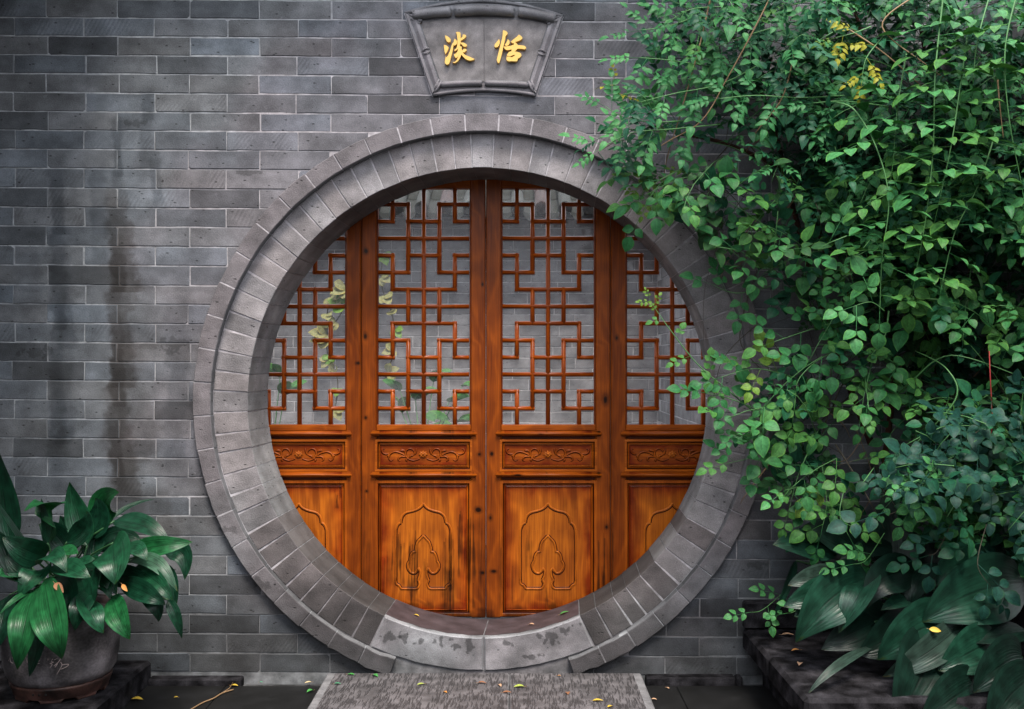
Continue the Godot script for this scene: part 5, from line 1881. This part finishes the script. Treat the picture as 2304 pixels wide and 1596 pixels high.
	sprig(rose, leaves, [[1990, 700, 0.6], [1960, 680, 0.64], [1920, 690, 0.66]], "rose", [[4, 1.0]], 1.25, 0.07, M.green_cane, 0.002)
	# young shoot across the right-hand door
	sprig(rose, leaves, [[1700, 930, 0.28], [1640, 880, 0.34], [1570, 820, 0.38], [1510, 745, 0.38], [1478, 700, 0.36]], "rose", [[2, 0.6], [3, 0.4]], 0.85, 0.085, M.green_cane, 0.0032, 0.35)
	sprig(rose, leaves, [[1478, 700, 0.36], [1466, 682, 0.36], [1462, 672, 0.36]], "small", [[3, 1.0]], 0.8, 0.02, M.green_cane, 0.0012, 0.7)
	for c in [[[1720, 930, 0.3], [1650, 900, 0.36], [1590, 885, 0.4]], [[1790, 850, 0.3], [1700, 830, 0.36], [1620, 850, 0.38]], [[1640, 400, 0.3], [1540, 400, 0.36], [1450, 440, 0.38]], [[1560, 360, 0.3], [1480, 420, 0.34], [1440, 490, 0.34]], [[1760, 1000, 0.3], [1690, 1030, 0.36], [1650, 1040, 0.38]], [[1850, 950, 0.3], [1800, 1060, 0.36], [1780, 1130, 0.38]], [[1900, 1100, 0.4], [1890, 1160, 0.46], [1915, 1215, 0.46]], [[1850, 1050, 0.3], [1860, 1130, 0.36], [1850, 1190, 0.38]], [[1960, 700, 0.3], [1830, 740, 0.36], [1740, 770, 0.4]], [[1950, 780, 0.3], [1860, 800, 0.4], [1800, 850, 0.44], [1790, 900, 0.44]], [[1780, 600, 0.25], [1700, 600, 0.32], [1640, 560, 0.34]], [[1750, 640, 0.2], [1660, 660, 0.26], [1600, 640, 0.28]]]:
		sprig(rose, leaves, c, "rose", [[2, 0.3], [0, 0.6], [3, 0.1]], 1.0, 0.07, M.green_cane, 0.0026, 0.8)
	sprig(rose, leaves, [[1560, 380, 0.24], [1480, 420, 0.26], [1420, 405, 0.26]], "small", [[3, 0.8], [2, 0.2]], 1.1, 0.03, M.green_cane, 0.0016, 0.8)
	sprig(rose, leaves, [[1530, 400, 0.24], [1470, 450, 0.26], [1440, 440, 0.26]], "small", [[3, 0.8], [2, 0.2]], 1.1, 0.03, M.green_cane, 0.0016, 0.8)
	sprig(rose, leaves, [[1790, 1310, 0.2], [1720, 1370, 0.3], [1690, 1378, 0.32]], "rose", [[4, 1.0]], 0.7, 0.08, M.green_cane, 0.0016, 0.8)
	sprig(rose, leaves, [[1830, 1340, 0.3], [1790, 1375, 0.36], [1772, 1380, 0.36]], "rose", [[4, 1.0]], 0.6, 0.09, M.green_cane, 0.0016, 0.8)
	sprig(rose, leaves, [[1990, 1200, 0.5], [1950, 1260, 0.62], [1920, 1270, 0.64]], "rose", [[4, 1.0]], 0.8, 0.12, M.green_cane, 0.0016, 0.8)
	for c in [[[2010, 900, 0.3], [2050, 860, 0.4], [2140, 800, 0.5], [2304, 850, 0.55]], [[2050, 1010, 0.5], [2150, 900, 0.6], [2130, 830, 0.56], [2060, 790, 0.4]], [[1870, 930, 0.16], [1900, 860, 0.2], [1980, 800, 0.22]], [[1850, 980, 0.2], [1870, 880, 0.22], [1860, 700, 0.2], [1840, 560, 0.16]], [[2000, 700, 0.4], [1990, 760, 0.42], [1960, 800, 0.4]], [[1780, 900, 0.16], [1830, 860, 0.2], [1840, 820, 0.2], [1990, 760, 0.3]], [[1880, 1000, 0.3], [1930, 1080, 0.36], [1990, 1190, 0.4]]]:
		sprig(rose, leaves, c, "rose", [], 0.0, 1.0, M.green_cane if c[0][0] > 1990 else M.dark_cane, 0.004)
	for c in [[[2040, 1380, 0.12], [1990, 1100, 0.14], [2010, 800, 0.12], [1940, 500, 0.1], [1960, 200, 0.12], [1900, -60, 0.1]], [[2160, 1380, 0.12], [2150, 1000, 0.16], [2080, 700, 0.14], [2110, 350, 0.12], [2050, -60, 0.12]], [[1960, 1000, 0.08], [1850, 700, 0.08], [1780, 450, 0.07], [1730, 250, 0.08], [1640, 60, 0.07]], [[2010, 800, 0.12], [1880, 620, 0.1], [1800, 420, 0.1], [1650, 330, 0.1], [1520, 300, 0.12]]]:
		sprig(rose, leaves, c, "rose", [], 0.0, 1.0, M.bark, 0.016)
	for k in 90:       # bare, tangled stems on the wall
		var q := Vector2(rng.randf_range(1560, 2350), rng.randf_range(120, 1050))
		if q.x < 1640 and q.y > 560:
			continue
		var a := rng.randf_range(0.6, 2.5)
		var l := rng.randf_range(90, 260)
		var e := q + Vector2(cos(a), sin(a)) * l
		var z := rng.randf_range(0.03, 0.16)
		var m := (q + e) / 2 + Vector2(rng.randf_range(-50, 50), rng.randf_range(-20, 40))
		sprig(rose, leaves, [[q.x, q.y, z], [m.x, m.y, z + 0.04], [e.x, e.y, z]], "rose", [], 0.0, 1.0, [M.dark_cane, M.cane, M.dark_cane][k % 3], rng.randf_range(0.0014, 0.0034))
	put_leaves(rose, leaves)
	# bluish cluster low at the right, nearer to the camera
	rng.seed = 85
	var low := thing("leafy_bush", "bluish grey-green bush of rounded leaves above the broad leaves at the right edge", "bush", Vector3.ZERO)
	leaves = []
	region = poly([1930, 1080, 1990, 1010, 2080, 930, 2180, 880, 2300, 830, 2640, 860, 2640, 1250, 2330, 1330, 2250, 1290, 2230, 1210, 2120, 1190, 2020, 1170, 1950, 1140])
	shoots(low, leaves, region, [], 58, 0.30, 0.56, 0.22, "rose", [[1, 0.6], [5, 0.4]], 0.95, 0.075, M.dark_cane)
	shoots(low, leaves, region, [], 62, 0.56, 0.80, 0.22, "rose", [[5, 0.7], [7, 0.25], [1, 0.05]], 1.0, 0.075, M.green_cane)
	sprig(low, leaves, [[2150, 1090, 0.82], [2100, 1085, 0.86], [2060, 1092, 0.86]], "rose", [[4, 1.0]], 0.75, 0.06, M.green_cane, 0.0016, 0.8)
	for c in [[[2220, 1180, 0.7], [2200, 1270, 0.76], [2230, 1320, 0.76]], [[2140, 1180, 0.6], [2110, 1240, 0.66], [2090, 1250, 0.66]]]:
		sprig(low, leaves, c, "rose", [[5, 0.8], [1, 0.2]], 1.0, 0.07, M.dark_cane, 0.002, 0.9)
	put_leaves(low, leaves)
	var thread := thing("red_thread", "thin red thread hanging among the vine leaves at the far right", "thread", Vector3.ZERO)
	var st := begin()
	tube(st, [at(2226, 790, 0.6), at(2229, 860, 0.6), at(2234, 950, 0.6), at(2228, 1000, 0.58)], [0.002], 5)
	hang("strand", done(st), M.red, thread)

# ---------------------------------------------------------------- small things on the ground
func fallen(label: String, p: Vector3, tone: String, size: float, turn: float, lean := Vector3.UP) -> void:
	var o := thing("fallen_leaf", label, "leaf", p, "fallen leaves on the step, floor and stones")
	var st := begin()
	var d := Vector3(cos(turn), 0, sin(turn))
	d = (d - lean * d.dot(lean)).normalized()
	var l := size
	blade(st, -d * l * 0.5 + lean * 0.002, lean * (0.004 + 0.12 * l), d * l * 0.5 + lean * 0.003, l * rng.randf_range(0.42, 0.62), lean, 7, 3, rng.randf_range(0.15, 0.45))
	hang("blade", done(st), M.fallen[tone], o)
	st = begin()
	tube(st, [-d * l * 0.5 + lean * 0.002, -d * l * 0.72 + lean * 0.0025], [0.0008], 4)
	hang("stalk", done(st), M.cane, o)

func build_litter() -> void:
	rng.seed = 91
	var h := 0.054
	for q in [
			["small green leaf at the step's back left corner", 857, 1649, h, "green", 0.034, 0.3],
			["bent green leaf by the step's back edge, left of the gate's foot", 916, 1652, h, "green", 0.038, 0.8],
			["bright green leaf near the step's left margin", 824, 1672, h, "teal", 0.03, 0.1],
			["pale lime leaf on the left slab's middle", 1027, 1673, h, "lime", 0.034, 2.6],
			["rusty brown curled leaf on the left slab, towards its right end", 1177, 1670, h, "brown", 0.036, 0.2],
			["round orange leaf just left of the step's joint", 1220, 1676, h, "tan", 0.032, 1.2],
			["dark brown leaf lying on the step's joint", 1238, 1693, h, "brown", 0.036, 0.1],
			["yellow-green leaf just right of the step's joint", 1267, 1679, h, "lime", 0.044, 2.9],
			["tiny orange leaf near the right slab's back edge", 1365, 1652, h, "orange", 0.018, 0.4],
			["reddish crumpled leaf in the middle of the right slab", 1386, 1695, h, "brown", 0.032, 1.5],
			["large yellow leaf near the front of the right slab", 1460, 1713, h, "yellow", 0.042, 0.1],
			["small golden leaf at the right slab's front edge", 1489, 1727, h, "yellow", 0.026, 2.4],
			["faint orange leaf in the middle front of the left slab", 1087, 1692, h, "orange", 0.024, 0.9],
			["tan leaf on the dark floor right of the step", 1597, 1710, 0.002, "tan", 0.024, 0.3],
			["pinkish leaf on the dark floor near the stone kerb", 1630, 1682, 0.002, "tan", 0.022, 1.0],
			["blue-green leaf on the floor left, nearest to the wall", 434, 1661, 0.002, "teal", 0.046, 3.0],
			["dull brown leaf on the floor beside the platform's corner", 400, 1669, 0.002, "brown", 0.036, 2.4],
			["orange-yellow leaf at the tip of the fallen twig", 572, 1676, 0.002, "yellow", 0.034, 0.2],
			["small green speck of a leaf between twig and step", 637, 1668, 0.002, "teal", 0.018, 0.2],
			["pale yellow leaf on the floor left of the step's back corner", 752, 1669, 0.002, "pale", 0.032, 2.6],
			["crumpled bright green leaf against the step's left side", 757, 1690, 0.002, "green", 0.036, 2.2],
			["long golden leaf on the floor in front of the platform", 334, 1710, 0.002, "yellow", 0.052, 0.1],
			["small yellow leaf on the floor behind the twig", 429, 1705, 0.002, "yellow", 0.018, 2.8],
			["tan leaf on the back part of the right-hand kerb", 1884, 1526, 0.237, "tan", 0.026, 0.7],
			["orange leaf on the kerb beneath the big drooping leaf", 1924, 1552, 0.237, "tan", 0.05, 0.2],
			["pink-brown leaf on the kerb, second from its front corner", 1943, 1590, 0.237, "orange", 0.04, 2.8],
			["pale orange leaf on the kerb nearest to its front corner", 1953, 1624, 0.237, "tan", 0.04, 2.0]]:
		fallen(q[0], on_level(q[1] * 0.9216, q[2] * 0.9216, q[3]), q[4], q[5], q[6])
	# on the threshold's worn tread
	for q in [["yellow leaf on the left end of the threshold's dark tread", 937, -0.15, "yellow", 0.026, 0.2], ["curled orange leaf on the dark tread right of its joint", 1196, -0.10, "tan", 0.03, 0.6], ["green leaf on the right end of the threshold's dark tread", 1270, -0.13, "green", 0.042, 0.1]]:
		var p := at(q[1], 1400, q[2])
		var dx := p.x - GC.x - 0.008
		p.y = GC.y - sqrt(R_IN * R_IN - dx * dx) + 0.003
		fallen(q[0], p, q[3], q[4], q[5], Vector3(-dx, R_IN, 0).normalized())
	# caught on the plants
	fallen("yellow leaf caught on the potted plant's right side", at(281, 1324, 0.655), "orange", 0.036, 1.2, Vector3(0, 0.4, 0.9))
	fallen("dead brown leaf caught among the potted plant's left blades", at(133, 1324, 0.74), "brown", 0.05, 0.9, Vector3(0.2, 0.5, 0.8))
	fallen("round golden leaf lying on a broad blade over the right kerb", at(2104, 1419, 0.80), "yellow", 0.04, 0.4, Vector3(0, 0.5, 0.85))
	var twig := thing("fallen_twig", "thin bare twig lying on the dark floor left of the step", "twig", on_level(470, 1560, 0.003))
	var o := twig.position
	var pts: Array = []
	for q in [[428, 1598], [455, 1582], [480, 1572], [500, 1560], [525, 1552]]:
		pts.append(on_level(q[0], q[1], 0.005) - o)
	var st := begin()
	tube(st, smooth_path(pts, 4), [0.0035, 0.003], 5)
	hang("stem", done(st), M.cane, twig)
	st = begin()
	tube(st, [on_level(500, 1560, 0.005) - o, on_level(516, 1549, 0.012) - o, on_level(524, 1536, 0.014) - o], [0.002, 0.0015, 0.001], 4)
	hang("side_shoot", done(st), M.cane, twig)

func _ready() -> void:
	var cam := Camera3D.new()
	cam.name = "camera"
	cam.projection = Camera3D.PROJECTION_FRUSTUM
	cam.near = 0.05
	cam.far = 200.0
	cam.size = 0.05 * 3.0042 / DIST
	cam.frustum_offset = Vector2(0.0, 0.05 * (14.0 / UNIT) / DIST)
	cam.position = Vector3(0, EYE_Y, DIST)
	add_child(cam)
	cam.current = true
	var env := Environment.new()
	var sky := Sky.new()
	var sm := ProceduralSkyMaterial.new()
	sm.sky_top_color = Color(0.86, 0.88, 0.91)
	sm.sky_horizon_color = Color(0.66, 0.67, 0.69)
	sm.sky_curve = 0.25
	sm.ground_bottom_color = Color(0.10, 0.10, 0.10)
	sm.ground_horizon_color = Color(0.25, 0.25, 0.26)
	sky.sky_material = sm
	env.background_mode = Environment.BG_SKY
	env.sky = sky
	env.tonemap_mode = Environment.TONE_MAPPER_LINEAR
	env.tonemap_exposure = 4.0
	env.sdfgi_enabled = true
	env.ssao_enabled = true
	env.ssil_enabled = true
	var we := WorldEnvironment.new()
	we.name = "world"
	we.environment = env
	add_child(we)
	var sun := DirectionalLight3D.new()
	sun.name = "overcast_sun"
	sun.light_energy = 0.42
	sun.light_color = Color(1.0, 0.97, 0.93)
	sun.light_angular_distance = 20.0
	sun.shadow_enabled = true
	add_child(sun)
	sun.look_at_from_position(Vector3(0.8, 6.0, 3.0), Vector3.ZERO)
	make_materials()
	build_ground()
	build_light_blockers()
	build_wall()
	build_gate_ring()
	build_plaque()
	for i in 4:
		build_door(i, ["carved lattice door leaf cut off by the gate's left side", "carved lattice door leaf left of the middle seam, with black water stains below", "carved lattice door leaf right of the middle seam, with a clean lower panel", "carved lattice door leaf behind the gate's right side, partly crossed by a leafy shoot"][i])
	build_court()
	build_step()
	build_platform()
	build_pot()
	build_left_plant()
	build_right_plant()
	build_vines()
	build_litter()
